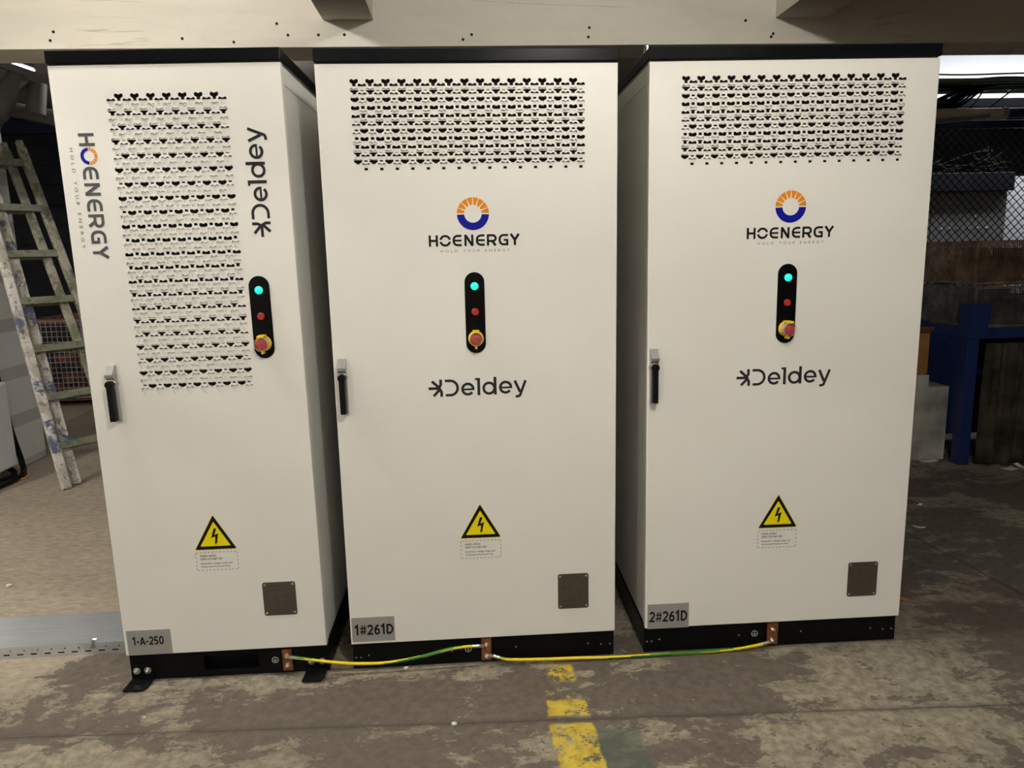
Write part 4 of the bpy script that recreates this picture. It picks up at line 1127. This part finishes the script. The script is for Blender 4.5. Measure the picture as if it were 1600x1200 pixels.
for i, (a, b) in enumerate((((4.62,3.26,2.73),(4.46,3.24,2.53)), ((4.88,3.26,2.73),(4.60,3.24,2.53)))):
    a = Vector(a); b = Vector(b)
    o = MB().tube([q-a for q in spline([a, (a+b)/2+Vector((0.02,0,0.015)), b], 8)], 0.006, 6).build('cable', M['plastic_black'], smooth=True); o.location = a
    tag(o, ('thin black cable hanging onto the brown pipe, nearer the cabinet', 'thin black cable hanging onto the brown pipe, nearer the photo edge')[i], 'cable')
# channel that carries the tray, crossing at a slant, and the grey girder behind
o = MB().bar((0.0,0,0), (-0.28,0,-0.20), 0.05, 0.05, up=(0,1,0)).build('tray_bracket', M['black']); o.location = (4.62, 3.5, 2.75); tag(o, 'dark slanted bracket under the green overhead cable tray', 'bracket')
o = MB().box(-0.8, 3.2, 0, 0.06, 0, 0.075).build('steel_girder', M['black']); o.location = (4.4, 4.5, 2.80); tag(o, 'dark steel girder crossing below the bright white wall', 'girder')
for i, (z0_, r_) in enumerate(((2.455, 0.010), (2.475, 0.008))):
    pts = [(3.9,3.15,z0_-0.02),(4.3,3.15,z0_+0.002),(4.6,3.15,z0_+0.03)]
    c = Vector(pts[0]); o = MB().tube([Vector(q)-c for q in spline(pts, 6)], r_, 6).build('cable', M['silver'], smooth=True); o.location = c
    tag(o, ('pale cable just below the brown pipe, lower one', 'pale cable just below the brown pipe, upper one')[i], 'cable')

# ------------------------------------------------------------------ litter on the floor
def scrap(x, y, a, w_, l_, label, bend=0.006, mt='paper', nm='paper_scrap', cat='paper'):
    m = MB(); n = 4; vs = []
    for i in range(n+1):
        u = i/n-0.5
        for s in (-0.5, 0.5): vs.append((u*l_, s*w_, 0.002+bend*(2*u)**2))
    m.add(vs, [(2*i, 2*i+1, 2*i+3, 2*i+2) for i in range(n)])
    o = m.build(nm, M[mt], fix=False); o.location = (x, y, 0); o.rotation_euler = (0, 0, a)
    o.modifiers.new('s', 'SOLIDIFY').thickness = 0.0012
    tag(o, label, cat)
scrap(3.73, 2.27, 0.1, 0.05, 0.13, 'white paper scrap at the foot of the dirty white stepped block')
scrap(4.14, 2.02, 0.2, 0.06, 0.10, 'white paper scrap by the cloth, nearest the blue leg')
scrap(4.26, 2.03, 2.0, 0.05, 0.12, 'white paper scrap by the cloth, second from the blue leg', 0.02)
scrap(4.29, 1.93, -0.4, 0.07, 0.11, 'white paper scrap by the cloth, third from the blue leg')
scrap(4.33, 1.87, 0.3, 0.05, 0.09, 'white paper scrap by the cloth, farthest from the blue leg')
scrap(3.13, 1.43, 0.6, 0.018, 0.05, 'tiny pale scrap on the dark floor right of the cabinets, farther one')
scrap(2.92, 1.10, -0.5, 0.018, 0.06, 'tiny pale scrap on the dark floor right of the cabinets, nearer one')
o = MB().lathe((0,0,0.0005), (0,0,1), [(0.017,0),(0.017,0.003),(0.010,0.0034),(0.010,0.001),(0,0.001)], 20).build('washer', M['coin']); o.location = (2.357, 0.32, 0); tag(o, 'small copper-coloured disc on the floor by the right cabinet', 'washer')
def pebble(x, y, r, label):
    m = MB(); bm = bmesh.new(); bmesh.ops.create_icosphere(bm, subdivisions=1, radius=r)
    rnd = random.Random(int(abs(x)*1000))
    m.add([tuple(Vector((v.co.x*1.3, v.co.y, v.co.z*0.7))*rnd.uniform(0.8,1.15)+Vector((0,0,r*0.62))) for v in bm.verts], [tuple(v.index for v in f.verts) for f in bm.faces]); bm.free()
    o = m.build('stone_chip', M['stone']); o.location = (x, y, 0); tag(o, label, 'stone')
pebble(-1.793, 0.93, 0.012, 'small pale stone chip on the floor behind the cable tray')
pebble(0.386, -0.355, 0.009, 'pale stone chip on the floor joint left of the yellow stripe')
pebble(-0.68, -0.21, 0.005, 'tiny white chip on the floor in front of the left cabinet')
pebble(0.20, 0.0, 0.009, 'pale chip against the plinth of the middle cabinet')
# dark steel channel on the floor between the two wide cabinets
o = MB().box(-0.55, 0.55, 0, 0.06, 0.05, 0.11).box(-0.55, 0.55, 0, 0.06, 0.0, 0.05).build('steel_channel', M['black'], bevel=0.003); o.location = (1.06, 1.30, 0); tag(o, 'dark steel channel on the floor behind the gap between the wide cabinets', 'channel')
